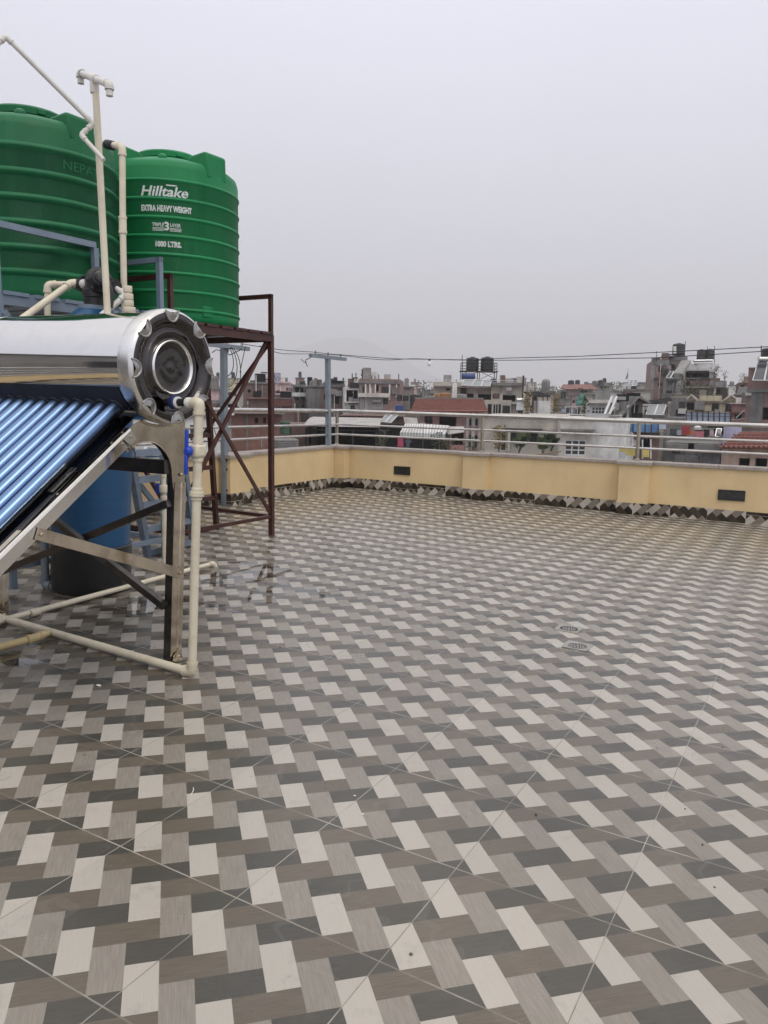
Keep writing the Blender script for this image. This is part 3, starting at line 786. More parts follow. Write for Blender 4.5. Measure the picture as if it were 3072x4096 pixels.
R1 = .0185
t_ = thing('hot_water_pipe', 'cream pipe with blue valve dropping from the solar tank to the floor', 'pipe', fl(772, 2700))
OO = fl(722, 2632)
def L(a_, b_, z_): return OO + A * a_ + B * b_ + Z * z_
n0, n1 = L(.072, .12, 1.165), L(.252, .12, 1.165)
f0 = fl(768, 2690, .024); f1 = fl(-80, 2446, .024)
pvc(t_, [n0 + A * .12, n1, f0, f1], R1, m_pvc)
MB().tube([n0 - A * .03, n0 + A * .15], .0165, 14).build('nipple', m_dark_iron, t_)
collar_on(t_, n0 + A * .045, A, .030, .02, mat('navy_plastic', (.012, .022, .11), .4), 'ring'); collar_on(t_, n0 + A * .062, A, .024, .012, m_tape, 'thread_tape')
collar_on(t_, n0 + A * .125, A, .022, .022, m_tape, 'thread_tape')
dn = (f0 - n1).normalized()
def along(y): return op(790, y, n1, A.cross(dn).cross(dn) if False else B)
def onpipe(y):
    lo_, hi_ = 0., 1.
    for _ in range(40):
        k = (lo_ + hi_) / 2; p_ = n1.lerp(f0, k); d_ = p_ - CAM
        py = 2048 - FPX * d_.dot(UP) / d_.dot(fw)
        if py < y: lo_ = k
        else: hi_ = k
    return n1.lerp(f0, lo_)
vl = onpipe(1803)
MB().tube([onpipe(1752), onpipe(1775)], .0225, 14).build('union', m_pvc, t_)
MB().box(vl, (.05, .058, .058), (A, B, dn)).build('valve_body', m_pvc, t_, bevel=.012)
MB().tube([onpipe(1832), onpipe(1845)], .023, 14).build('union', m_pvc, t_)
hb = vl + B * .034 + A * -.012
vhd = MB().lathe([(0, -.014), (.02, -.014), (.022, .006), (.016, .012), (0, .012)], hb + B * .012, B + A * -.3, 16)
vhd.box(hb + B * .02 + dn * -.05, (.014, .012, .075), (A, B, dn)); vhd.box(hb + B * .02 + dn * .055, (.014, .012, .08), (A, B, dn))
vhd.build('valve_handle', m_bluepl, t_, bevel=.003)
for y0, y1, r_ in ((1950, 1968, .023), (1966, 1986, .03), (1987, 2000, .023)):
    collar_on(t_, onpipe((y0 + y1) / 2), dn, r_, (onpipe(y0) - onpipe(y1)).length, m_pvc, 'union')

t_ = thing('cold_water_pipe', 'cream pipe on the floor ending in an elbow at the wet patch', 'pipe', fl(868, 2268))
pvc(t_, [fl(-70, 2512, .022), fl(0, 2484, .022), fl(852, 2254, .026), fl(868, 2250, .03) - Z * .05], .0155, m_pvc)
collar_on(t_, fl(138, 2449, .022), fl(852, 2254) - fl(0, 2484), .021, .055, m_pvc)
t_ = thing('branch_pipe', 'yellowed plastic branch pipe in the lower left of the pipework on the floor', 'pipe', fl(150, 2550))
tee_ = fl(166, 2533, .03)
pvc(t_, [tee_ + A * .02 + B * -.02, fl(152, 2548, .03) + B * .012, fl(-80, 2610, .026)], R1 * .95, m_pvcy)
# ------------------------------------------------------------------ solar water heater
t_ = thing('solar_water_heater', 'solar water heater with a shiny steel tank over a row of blue glass tubes', 'solar heater', L(-.6, .1, 0))
RT_, CB, CZ = .229, .09, 1.312
AX = (A - Z * .016).normalized()                 # the tank sinks a little towards its near end
cap0 = L(.02, CB, CZ)
LX = AX
BX = (B - LX * B.dot(LX)).normalized(); ZX = LX.cross(BX);  ZX = ZX if ZX.z > 0 else -ZX
tk = MB().lathe([(RT_, 0), (RT_, -1.70)], cap0, LX, 96).build('tank_shell', m_chrome, t_)
MB().lathe([(RT_ + .001, -.985), (RT_ + .0035, -.98), (RT_ + .0035, -.972), (RT_ + .001, -.967)], cap0, LX, 96).build('seam', m_chrome, tk)
m_rim = mat('satin_rim', (.74, .73, .71), .26, 1., var=.06, dirt=(.4, .36, .3), damt=.3, dscale=9)
m_notch = mat('brushed_notch', (.40, .39, .37), .3, 1., var=.2, vs=20)
def cap(o, s, name='end_cap'):
    n_ = 96
    c_ = MB().lathe([(RT_ + .001, -.012 * s), (RT_ + .008, -.01 * s), (RT_ + .008, .048 * s), (RT_ + .003, .060 * s), (RT_ - .012, .068 * s), (.195, .068 * s), (.186, .063 * s), (.180, .050 * s), (.176, .047 * s), (.150, .047 * s), (.145, .050 * s), (.140, .047 * s), (.118, .047 * s)], o, LX * 1., n_).build(name, m_cap, t_, angle=60)
    MB().lathe([(RT_ + .0085, -.011 * s), (RT_ + .0105, .0 * s), (RT_ + .0105, .046 * s), (RT_ + .006, .060 * s), (RT_ - .004, .0662 * s)], o, LX, n_).build('rim', m_rim, c_, angle=60)
    MB().lathe([(.118, .047 * s), (.116, .060 * s), (.110, .064 * s), (.104, .060 * s), (.102, .046 * s)], o, LX, n_).build('ring', m_capring, c_, angle=60)
    MB().lathe([(.102, .046 * s), (.09, .04 * s), (.06, .047 * s), (.03, .043 * s), (.012, .043 * s), (.008, .047 * s), (0, .048 * s)], o, LX, n_).build('centre_dish', m_cap, c_, angle=60)
    for k in range(8):
        a_ = math.pi / 2 + .06 + k * math.pi / 4
        rd = BX * -math.cos(a_) + ZX * math.sin(a_); tg = LX.cross(rd)
        q = o + rd * (RT_ + .004) + LX * .0685 * s
        mb = MB(); arc = []
        for j in range(13):
            th = math.pi * j / 12; arc.append(q + tg * .036 * math.cos(th) - rd * .046 * math.sin(th))
        mb.tube(arc, .0045, 8)
        cen = q - rd * .014 + LX * .006
        for j in range(12): mb.add([arc[j], arc[j + 1], cen], [(0, 1, 2)])
        mb.build('notch', m_notch, c_)
cap(cap0 + LX * .004, 1)
MB().lathe([(RT_ + .001, -1.69), (RT_ + .008, -1.69), (RT_ + .008, -1.75), (RT_ - .02, -1.765), (0, -1.765)], cap0, LX, 64).build('end_cap', m_cap, t_)
# etched emblem near the left edge of the tank
m_etch = mat('etched_mark', (.12, .12, .12), .5)
mb = MB()
def ontank(a_, ang): return cap0 + LX * a_ + (BX * math.cos(ang) + ZX * math.sin(ang)) * (RT_ + .0012)
ec_a, ec_t = -1.03, 1.05
def lp(pts, r_): mb.tube([ontank(ec_a + x, ec_t + y / RT_) for x, y in pts], r_, 6)
lp([(.062 * math.cos(2 * math.pi * k / 28), .024 * math.sin(2 * math.pi * k / 28)) for k in range(29)], .0011)
for k in range(3): lp([(-.018 + .02 * k + .006 * math.cos(.6 + 3.9 * j / 8), .012 * math.sin(.6 + 3.9 * j / 8)) for j in range(9)], .0009)
lp([(-.02, -.036), (.01, -.038), (.03, -.036)], .0009)
mb.build('emblem', m_etch, t_)
MB().ball(ontank(-1.02, .72), .006, 8, 6, (.6, 1.2, 1)).build('dent', m_etch, t_)

m_sheet = mat('dark_mirror_sheet', (.06, .06, .065), .12, 1., var=.3, vs=6, dirt=(.02, .02, .02), damt=.4)
mb = MB(); sv_ = []
for j in range(9):
    g_ = -.62 + (j - 4) * .055; sv_ += [cap0 + LX * -.03 + (BX * math.cos(g_) + ZX * math.sin(g_)) * (RT_ + .003), cap0 + LX * -1.66 + (BX * math.cos(g_) + ZX * math.sin(g_)) * (RT_ + .003)]
mb.add(sv_, [(2 * j, 2 * j + 1, 2 * j + 3, 2 * j + 2) for j in range(8)])
mb.build('tube_strip', m_strip, t_)
# tubes with rubber seals
TH = math.atan(.755); TD = (B * math.cos(TH) - Z * math.sin(TH)).normalized()
tub = MB(); s0 = L(-.122, .215, 1.172)
first = None
for k in range(18):
    p_ = s0 - A * (.0755 * k - .036) + Z * .0012 * k + TD * .045
    tb = MB().tube([p_ - TD * .06, p_ + TD * 1.42, p_ + TD * 1.45, p_ + TD * 1.47], [.0258, .0258, .02, .006], 20, cap=True).build('glass_tube', m_tube, t_)
    MB().lathe([(.030, -.03), (.037, -.028), (.039, -.012), (.037, .0), (.033, .006), (.0295, .006)], p_, TD, 22).build('seal', m_rubber, tb)
MB().beam(s0 - A * 1.28 + TD * 1.46, s0 + A * .10 + TD * 1.46, .06, .05, TD).build('tube_tray', m_frame, t_, bevel=.004)
# dark reflecting side sheet between the tubes and the near rail
nn = (TD.cross(A)).normalized(); nn = nn if nn.z > 0 else -nn
q0, q1 = L(-.078, .235, 1.118), L(-.008, .235, 1.085)
mb = MB(); e_ = TD * 1.40
mb.prism([(0, 0), (1.40, 0), (1.40, .012), (0, .012)], L(-.075, .225, 1.125), TD, nn, A * .004)
mb.prism([(0, 0), (1.40, 0), (1.40, .15), (0, .15)], L(-.158, .225, 1.118) - nn * .012, TD, A, nn * -.002)
mb.build('side_sheet', m_sheet, t_, smooth=False)
for k in range(2):
    c_ = L(-.045, .225, 1.118) + TD * (.42 + .5 * k)
    MB().beam(c_ - TD * .07, c_ + TD * .07, .03, .004, nn).build('clip', m_frame, t_, smooth=False)

# support frames: near one at a = 0, far one at a = -1.26
arc_s = [(.198, 1.089), (.175, 1.077), (.145, 1.069), (.11, 1.064), (.077, 1.062), (.045, 1.064), (.01, 1.068), (-.03, 1.078), (-.062, 1.094)]
inner = [(.018, .76), (.019, .82), (.024, .88), (.036, .92), (.055, .950), (.08, .974), (.11, .992), (.146, 1.003), (.19, 1.003), (.225, .993), (.255, .975)]
outer_r = [(-.058, 1.06), (-.048, .76)]
poly = [(.225, 1.082)] + arc_s + outer_r + inner + [(.30, .935), (.325, 1.0)]
poly = [(.245, 1.07)] + arc_s + outer_r + inner + [(.275, .955), (.305, 1.018)]
def frame(a0, mm, side=1):
    fr = MB().prism(poly, L(a0, 0, 0), B, Z, A * -.003).build('arch_panel', mm, t_, smooth=False)
    fl_ = MB()
    for P_ in (inner, ):
        for (x0, y0), (x1, y1) in zip(P_, P_[1:]): fl_.quad(L(a0 - .003, x0, y0), L(a0 - .003, x1, y1), L(a0 - .04, x1, y1), L(a0 - .04, x0, y0))
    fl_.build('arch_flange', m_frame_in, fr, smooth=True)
    sd_ = MB().tube([L(a0 + .002, x, y) for x, y in arc_s], .006, 8); sd_.build('saddle_bead', mm, fr)
    MB().tube([L(a0 + .001, x + .006, y - .004) for x, y in [(.012, .77)] + inner[1:]] , .004, 8).build('arch_bead', mm, fr)
    # leg: folded channel
    top, bot = (-.050, .80), (.0, .0)
    lg = MB(); wl = .07
    ax_z = (L(0, top[0], top[1]) - L(0, bot[0], bot[1])).normalized(); ax_b = (B - ax_z * B.dot(ax_z)).normalized(); hh = .81
    base = L(a0 + .004, bot[0], bot[1])
    prof = [(0, 0), (0, .003), (.014, .003), (.018, .009), (.030, .009), (.034, .003), (wl, .003), (wl, -.038), (wl - .002, -.038), (wl - .002, 0)]
    vs = []
    for s_ in (0, hh):
        for x, y in prof: vs.append(base + ax_b * x + A * y + ax_z * s_)
    n_ = len(prof); lg.add(vs, [(i, (i + 1) % n_, (i + 1) % n_ + n_, i + n_) for i in range(n_)] + [tuple(range(n_)), tuple(range(2 * n_ - 1, n_ - 1, -1))])
    lg.box(base + ax_b * .001 + ax_z * hh / 2 - A * .019, (.002, .038, hh), (ax_b, A, ax_z))
    leg = lg.build('leg', mm, t_, smooth=False)
    if side:
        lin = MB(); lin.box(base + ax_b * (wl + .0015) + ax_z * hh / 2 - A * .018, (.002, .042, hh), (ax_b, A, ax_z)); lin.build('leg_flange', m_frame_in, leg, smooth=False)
    fb = MB(); fb.prism([(.0, 0), (.064, 0), (.06, .02), (.045, .036), (.028, .04), (.012, .03)], base + A * .008, ax_b * 1., Z, A * .004)
    fb.box(base + ax_b * .032 + A * .022 + Z * .002, (.066, .03, .004), (ax_b, A, Z)); fb.build('foot', m_frame, leg, smooth=False)
    for (x, z_) in ((-.022, .845), (-.026, .80)) + ((.03, .02),):
        MB().lathe([(0, 0), (.008, 0), (.008, .006), (.004, .009), (0, .009)], L(a0 + (.004 if z_ > .5 else .015), x, z_), A, 8).build('bolt', m_frame, leg)
    # inclined rail: channel with a bright folded top edge
    d_ = (L(0, 1.63, .035) - L(0, .245, 1.035)).normalized(); up_ = (Z - d_ * Z.dot(d_)).normalized(); a_ = L(a0, .245, 1.035); LL = 1.66
    r_ = MB()
    pr = [(.004, -.028), (.004, .018), (.0, .026), (-.008, .029), (-.03, .029), (-.03, .036), (-.045, .036), (-.045, .020), (-.043, .018), (-.043, .034), (-.032, .034), (-.032, .027), (-.008, .026), (.0, .018), (.0, -.028)]
    vs = []
    for s_ in (0, LL):
        for x, y in pr: vs.append(a_ + A * x + up_ * y + d_ * s_)
    n_ = len(pr); r_.add(vs, [(i, (i + 1) % n_, (i + 1) % n_ + n_, i + n_) for i in range(n_)] + [tuple(range(n_)), tuple(range(2 * n_ - 1, n_ - 1, -1))])
    rl = r_.build('rail', m_rail, t_, smooth=True, angle=20)
    for s_ in (.03, .10, .42, .80): MB().lathe([(0, 0), (.0065, 0), (.0065, .005), (0, .007)], a_ + d_ * s_ + up_ * .029 - A * .018, up_, 8).build('bolt', m_frame, rl)
    for s_ in (.02, .07): MB().lathe([(0, 0), (.0065, 0), (.0065, .005), (0, .007)], a_ + d_ * s_ + up_ * .0 + A * .004, A, 8).build('bolt', m_frame, rl)
    # cross brace from rail to leg
    b0, b1 = L(a0 + .010, .722, .684), L(a0 + .016, -.004, .398)
    br = MB(); d2 = (b1 - b0).normalized(); u2 = A.cross(d2).normalized()
    br.beam(b0, b1, .004, .044, u2); br.beam(b0 - u2 * .022 + A * .006, b1 - u2 * .022 + A * .006, .012, .004, u2)
    bo = br.build('brace', mm, t_, smooth=False)
    for q in (b0 + d2 * .018, b1 - d2 * .018): MB().lathe([(0, 0), (.008, 0), (.008, .006), (0, .009)], q + A * .003, A, 8).build('bolt', m_frame, bo)
frame(0., m_frame); frame(-1.26, m_frame, 0)
xb = lambda a0, z0, a1, z1, b_: MB().beam(L(a0, b_, z0), L(a1, b_, z1), .032, .03, B)
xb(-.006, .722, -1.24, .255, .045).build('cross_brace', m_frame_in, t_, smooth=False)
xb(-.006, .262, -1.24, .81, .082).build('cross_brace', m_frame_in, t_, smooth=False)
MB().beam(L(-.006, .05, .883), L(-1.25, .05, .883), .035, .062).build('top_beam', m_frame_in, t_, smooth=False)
# wire tying the frame by the arch
c_ = MB().tube([L(.006, .30, 1.01), L(.012, .27, .985), L(.012, .245, .955), L(-.02, .22, .93)], .0022, 6); c_.build('tie_wire', m_rubber, t_)

# ------------------------------------------------------------------ clothesline posts, wires
def tpost(label, px0, py0, ytop, bx0, by0, bx1, by1):
    b = fl(px0, py0); tp = dp(px0 - 4, ytop, b.y); t_ = thing('clothesline_post', label, 'post', b, 'grey T topped posts')
    MB().beam(b, tp, .058, .058, A).build('pole', m_postgrey, t_, smooth=False)
    e0, e1 = dp(bx0, by0, b.y + (-.42 if bx0 > 1000 else -.40)), dp(bx1, by1, b.y + .40)
    mid = (e0 + e1) / 2
    MB().beam(e0, e1, .045, .045).build('cross_bar', m_postgrey, t_, smooth=False)
    hooks = []
    for f_ in (.15, .5, .86):
        q = e0.lerp(e1, f_) + Z * .022
        MB().tube([q, q + Z * .03, q + Z * .042 + B * .012, q + Z * .03 + B * .024, q + B * .024], .0045, 6).build('hook', m_dark_iron, t_); hooks.append(q + Z * .025)
    return t_, hooks, b, tp
t1, h1, b1, tp1 = tpost('grey square post with a T bar and coiled wires, behind the maroon stand', 899, 2022, 1385, 818, 1374, 993, 1396)
t2, h2, b2, tp2 = tpost('grey square post with a T bar standing in the corner of the terrace', 1315, 1948, 1427, 1241, 1421, 1382, 1437)
for z_ in (.17, .40, .5):
    q = b1 + Z * z_ + NL * .03; MB().lathe([(0, 0), (.012, 0), (.012, .01), (0, .014)], q + A * .0, A, 8).build('bolt', m_dark_iron, t1)
m_wire = mat('dark_wire', (.018, .02, .024), .55)
def cable(name, label, pts, r_, cat='cable', group=None):
    o = MB().tube(fillet(pts, .25, 4), r_, 6).build(name, m_wire, loc=pts[0]); return tag(o, label, cat, group)
far0, far1 = dp(3160, 1381, 7.35), dp(3160, 1399, 7.35)
Yb = lambda f_: h2[1].y + (7.35 - h2[1].y) * f_
up_pts = [h1[2], h1[2].lerp(h2[0], .5) - Z * .02, h2[0], h2[1], dp(1500, 1430, 10.2), dp(1590, 1436, 10.0), dp(1716, 1437, 9.75), dp(1900, 1440, 9.4), dp(2000, 1433, 9.2), dp(2300, 1426, 8.7), dp(2400, 1421, 8.5), dp(2700, 1406, 8.0), dp(3072, 1387, 7.5), far0]
lo_pts = [h1[2] - B * .3 + Z * 0., h1[2].lerp(h2[0], .45) - Z * .07, h2[0] - Z * .02, h2[2], dp(1480, 1436, 10.25), dp(1560, 1441, 10.05), dp(1640, 1434, 9.9), dp(1850, 1441, 9.5), dp(2100, 1441, 9.0), dp(2480, 1433, 8.35), dp(2615, 1432, 8.1), dp(2830, 1419, 7.8), dp(3072, 1404, 7.45), far1]
cable('overhead_wire', 'upper dark wire strung from the T posts across the sky to the right edge', up_pts, .0042, 'wire', 'wires across the terrace')
cable('overhead_wire', 'lower dark wire strung from the T posts, sagging under the upper one', lo_pts, .004, 'wire', 'wires across the terrace')
cable('overhead_wire', 'dark wire from the coiled post to the left behind the solar heater', [h1[0], h1[0] + V((-.6, -.7, .05)), h1[0] + V((-1.6, -1.8, .1))], .005, 'wire', 'wires across the terrace')
q = dp(1718, 1437, 9.75)
t_ = thing('light_bulb', 'small clear bulb hanging from the wires against the sky', 'light bulb', q)
m_bulb = mat('frosted_bulb', (.75, .75, .74), .25); 
MB().tube([q, q - Z * .02], .012, 10).build('socket', m_rubber, t_)
MB().lathe([(.011, -.02), (.02, -.035), (.027, -.055), (.022, -.075), (0, -.085)], q, Z, 14).build('glass', m_bulb, t_)
# coiled wire on post 1
cc = tp1 + NL * .02 - Z * .12; pts = []
rg = random.Random(5)
tc = thing('wire_coil', 'loose loops of dark wire hung on the T post behind the maroon stand', 'wire', tp1)
for lp_ in range(3):
    pts = []; rx, rz = .09 + .02 * lp_, .15 + .05 * lp_
    for k in range(25):
        a_ = 2 * math.pi * k / 24
        pts.append(tp1 + A * (rx * math.sin(a_) + .03 * lp_) - B * .05 + Z * (-.02 - rz + rz * math.cos(a_) + .008 * math.sin(3 * a_ + lp_)))
    MB().tube(pts, .0045, 6).build('loop', m_wire, tc)
for tail in ([(0, -.3), (-.03, -.5), (-.22, -.72), (-.2, -.95), (.0, -1.12), (-.05, -1.25), (-.4, -1.33)], [(.25, .0), (.22, -.1), (.17, -.28)]):
    MB().tube(fillet([tp1 + A * x - B * .06 + Z * z_ for x, z_ in tail], .08), .0042, 6).build('tail', m_wire, tc)
MB().tube([tp1 + A * x - B * .06 + Z * z_ for x, z_ in ((-.22, -.06), (-.16, -.03), (-.03, -.05), (.03, -.09), (.2, -.03))], .005, 6).build('tail', m_wire, tc)
MB().box(tp1 + Z * -.02 - B * .034, (.066, .012, .09), (A, B, Z)).build('black_tape', m_rubber, tc)
tc2 = thing('wire_end', 'forked cut end of dark wire dangling at the corner T post', 'wire', h2[0])
MB().tube(fillet([h2[0] + Z * -.02, dp(1240, 1432, 10.3), dp(1222, 1440, 10.3), dp(1224, 1452, 10.3), dp(1230, 1466, 10.3)], .05), .0055, 6).build('strand', m_wire, tc2)
MB().tube([dp(1204, 1436, 10.3), dp(1215, 1447, 10.3), dp(1224, 1452, 10.3)], .005, 6).build('strand', m_wire, tc2)
# ------------------------------------------------------------------ the town: materials
GZ = -9.5
def cm(name, c, **k):
    d = dict(rough=.85, var=.26, vs=1.5, damt=.5, dscale=.9, streak=.5, dirt=(c[0] * .35, c[1] * .35, c[2] * .36)); d.update(k); return mat(name, c, **d)
c_brick = cm('red_brick', (.22, .11, .085), dirt=(.07, .05, .045)); c_brickd = cm('dark_brick', (.14, .09, .078), dirt=(.05, .04, .04))
c_brickp = cm('pinkish_brick', (.28, .18, .16), dirt=(.1, .075, .07))
c_conc = cm('grey_concrete', (.27, .26, .25)); c_concd = cm('stained_concrete', (.20, .195, .185), damt=.7, streak=.7)
c_beige = cm('beige_paint', (.46, .425, .365), damt=.18, streak=.22); c_beige2 = cm('pale_beige_paint', (.54, .51, .46), damt=.12, streak=.15)
c_white = cm('white_paint', (.64, .63, .605), damt=.25, streak=.3); c_cream = cm('cream_paint', (.50, .45, .31), damt=.4, streak=.5)
c_pink = cm('pink_paint', (.50, .29, .27), damt=.2, streak=.25); c_pinkl = cm('light_pink_paint', (.52, .38, .37), damt=.2)
c_lilac = cm('lilac_paint', (.36, .36, .47), damt=.3); c_yel = cm('yellow_panel', (.42, .34, .10), damt=.25)
c_dark = mat('dark_interior', (.018, .017, .017), .9, var=.3, vs=1.); c_black = mat('black_sheet', (.016, .016, .017), .9, var=.4, vs=1.5, spec=.1)
c_glass = mat('dark_window_glass', (.02, .022, .024), .12, var=.3, vs=.5); c_framew = mat('white_window_frame', (.62, .62, .60), .5); c_framed = mat('dark_window_frame', (.06, .045, .035), .6)
c_terra = cm('terracotta_tiles', (.215, .085, .066), dirt=(.10, .05, .045), damt=.5, dscale=1.5); c_terra2 = cm('faded_terracotta', (.40, .24, .21), damt=.25)
c_tin = cm('corrugated_tin', (.36, .34, .32), rough=.5, damt=.5, streak=0., dirt=(.22, .13, .09)); c_tinw = cm('white_awning', (.62, .61, .58), damt=.25, streak=0.); c_tins = cm('grey_awning_stripe', (.35, .36, .36), damt=.25, streak=0.)
c_bluet = cm('blue_tarpaulin', (.09, .20, .37), damt=.25, streak=.2); c_bluef = cm('pale_blue_sheet', (.30, .35, .44), damt=.2, streak=.25)
c_net = cm('green_netting', (.045, .16, .125), damt=.3); c_pv = mat('solar_glass', (.05, .055, .065), .12, var=.15, vs=1.)
c_pvl = mat('hazy_solar_glass', (.24, .26, .27), .2, var=.15, vs=1.); c_alu = mat('aluminium_frame', (.55, .55, .54), .35, .7)
c_tankb = mat('black_tank_plastic', (.014, .014, .015), .45, var=.3, vs=1.5); c_blueb = mat('blue_barrel_plastic', (.02, .05, .17), .4, var=.2, vs=1.5)
c_teal = mat('teal_tank_plastic', (.02, .16, .20), .45, var=.2); c_ochre = mat('ochre_clay_tank', (.30, .155, .06), .7, var=.2, vs=1.5); c_silver = mat('steel_tank', (.55, .54, .52), .3, .8)
c_iron = mat('rusty_iron', (.05, .04, .035), .7, .3, var=.3, vs=2.); c_ironw = mat('white_iron', (.55, .55, .53), .5)
c_leaf = mat('leaf_green', (.055, .085, .03), .6, var=.4, vs=2.5); c_leafd = mat('leaf_dark', (.03, .05, .022), .6, var=.4, vs=2.5); c_leafy = mat('leaf_dry', (.20, .15, .06), .7, var=.35, vs=2.5)
c_ground = cm('street_ground', (.16, .15, .135), vs=.05)

def up(o, m_): return m_
class Front:
    """front plane of a building at depth Y, turned by yaw; photo points become metres along it"""
    def __init__(s, Y, x0, x1, yaw):
        s.C = dp((x0 + x1) / 2, 1610, Y); a = rad(yaw) - math.atan(((x0 + x1) / 2 - 1536) / FPX); s.U = V((math.cos(a), math.sin(a), 0)); s.n = V((math.sin(a), -math.cos(a), 0))
        s.o = s.C
    def uz(s, x, y): p = op(x, y, s.C, s.n); return (p - s.C).dot(s.U), p.z
    def w(s, u, z, d=0.): q = s.C + s.U * u + s.n * d; return V((q.x, q.y, z))
def mbox(mb, F, u0, u1, z0, z1, d0, d1):
    c = F.w((u0 + u1) / 2, (z0 + z1) / 2, (d0 + d1) / 2); mb.box(c, (abs(u1 - u0), abs(d1 - d0), abs(z1 - z0)), (F.U, F.n * -1, Z)); return mb
NH = [0]
def house(label, Y, x0, x1, yt, m_, yaw=0., depth=7., holes=(), slabs=(), name='house', group=None, cat='house', zb=GZ, roofm=None, para=.0):
    F = Front(Y, x0, x1, yaw)
    u0 = F.uz(x0, yt)[0]; u1 = F.uz(x1, yt)[0]; zt = F.uz((x0 + x1) / 2, yt)[1]
    t_ = thing(name, label, cat, F.w((u0 + u1) / 2, zb), group)
    hs = []
    for h in holes:
        a, zt_ = F.uz(h[0], h[1]); b, zb_ = F.uz(h[2], h[3])
        a, b = max(min(a, b), u0 + .02), min(max(a, b), u1 - .02); z0, z1 = max(min(zb_, zt_), zb + .02), min(max(zb_, zt_), zt - .02)
        if b - a > .05 and z1 - z0 > .05: hs.append((a, z0, b, z1, h[4], h[5] if len(h) > 5 else 1, h[6] if len(h) > 6 else 1))
    us = sorted({u0, u1, *[q for h in hs for q in (h[0], h[2])]}); zs = sorted({zb, zt, *[q for h in hs for q in (h[1], h[3])]})
    mb = MB()
    for a, b in zip(us, us[1:]):
        for c, d in zip(zs, zs[1:]):
            um, zm = (a + b) / 2, (c + d) / 2
            if any(h[0] < um < h[2] and h[1] < zm < h[3] for h in hs): continue
            mb.quad(F.w(a, c), F.w(b, c), F.w(b, d), F.w(a, d))
    for (a, c, b, d, k, nx, ny) in hs:
        r = -1.6 if k in 'oc' else -.13
        if r < -depth: r = -depth * .6
        for p, q in (((a, c), (b, c)), ((b, c), (b, d)), ((b, d), (a, d)), ((a, d), (a, c))):
            mb.quad(F.w(*p), F.w(*q), F.w(*q, r), F.w(*p, r))
        mb.cur = 1; mb.quad(F.w(a, c, r), F.w(b, c, r), F.w(b, d, r), F.w(a, d, r)); mb.cur = 0
    for p, q in ((u0, u1), ):
        mb.quad(F.w(u0, zb, -depth), F.w(u0, zb), F.w(u0, zt), F.w(u0, zt, -depth)); mb.quad(F.w(u1, zb), F.w(u1, zb, -depth), F.w(u1, zt, -depth), F.w(u1, zt))
        mb.quad(F.w(u1, zb, -depth), F.w(u0, zb, -depth), F.w(u0, zt, -depth), F.w(u1, zt, -depth)); mb.quad(F.w(u0, zt), F.w(u1, zt), F.w(u1, zt, -depth), F.w(u0, zt, -depth))
    mb.build('wall', [m_, c_dark], t_, smooth=False)
    for (a, c, b, d, k, nx, ny) in hs:
        if k in 'wWn':
            g_ = max(.035, min(.07, (b - a) * .06)); f_ = MB()
            for i in range(nx + 1):
                x = a + g_ / 2 + (b - a - g_) * i / nx; mbox(f_, F, x - g_ / 2, x + g_ / 2, c, d, -.10, -.03)
            for i in range(ny + 1):
                z_ = c + g_ / 2 + (d - c - g_) * i / ny; mbox(f_, F, a + g_, b - g_, z_ - g_ / 2, z_ + g_ / 2, -.098, -.035)
            f_ = f_.build('window', c_framew if k == 'W' else c_framed, t_, smooth=False)
            mbox(MB(), F, a + .01, b - .01, c + .01, d - .01, -.085, -.075).build('pane', c_glass, f_, smooth=False)
    for s_ in slabs:
        a, z1 = F.uz(s_[0], s_[1]); b, z0 = F.uz(s_[2], s_[3]); k = s_[4]; d0 = s_[7] if len(s_) > 7 else -.02
        mbox(MB(), F, a, b, z0, z1, d0, k).build(s_[6] if len(s_) > 6 else 'balcony', s_[5], t_, smooth=False)
    if name == 'house' and 54 <= Y < 110 and u1 - u0 > 1.2:
        rr_ = random.Random(int(x0 * 7 + yt))
        for q in range(rr_.choice((1, 1, 2))):
            u_ = u0 + (u1 - u0) * rr_.choice((.04, .3, .55, .95)); mbox(MB(), F, u_ - .035, u_ + .035, zb, zt - rr_.uniform(0, .8), .012, .09).build('drain_pipe', rr_.choice((c_ironw, c_conc, c_iron)), t_, smooth=False)
        for q in range(rr_.choice((1, 2, 3))):
            u_ = rr_.uniform(u0 + .2, u1 - .5); z_ = zt - rr_.uniform(.5, 3.2); w_ = rr_.uniform(.3, .8)
            mbox(MB(), F, u_, u_ + w_, z_, z_ + rr_.uniform(.15, .7), .01, rr_.uniform(.08, .4)).build(rr_.choice(('wall_box', 'window_shade', 'ledge')), rr_.choice((c_concd, c_conc, c_tin, c_brickd, c_iron, c_black)), t_, smooth=False)
        for q in range(rr_.choice((2, 3, 4))):
            u_ = rr_.uniform(u0 + .1, u1 - .4); w_ = rr_.uniform(.25, 1.1); d_ = rr_.uniform(.3, max(.4, min(4., depth - 1.4)))
            mbox(MB(), F, u_, min(u1, u_ + w_), zt + .002, zt + rr_.uniform(.25, 1.0), -d_ - .9, -d_).build(rr_.choice(('roof_box', 'planter', 'roof_bin')), rr_.choice((c_concd, c_conc, c_tin, c_brickd, c_iron, c_black, c_white)), t_, smooth=False)
    if para:
        mb = MB(); k = .12
        mbox(mb, F, u0 - k, u1 + k, zt + .004, zt + .14, -depth - k, k); mb.build('roof_slab', roofm or c_concd, t_, smooth=False)
    return t_, F, (u0, u1, zt)
HF = {}
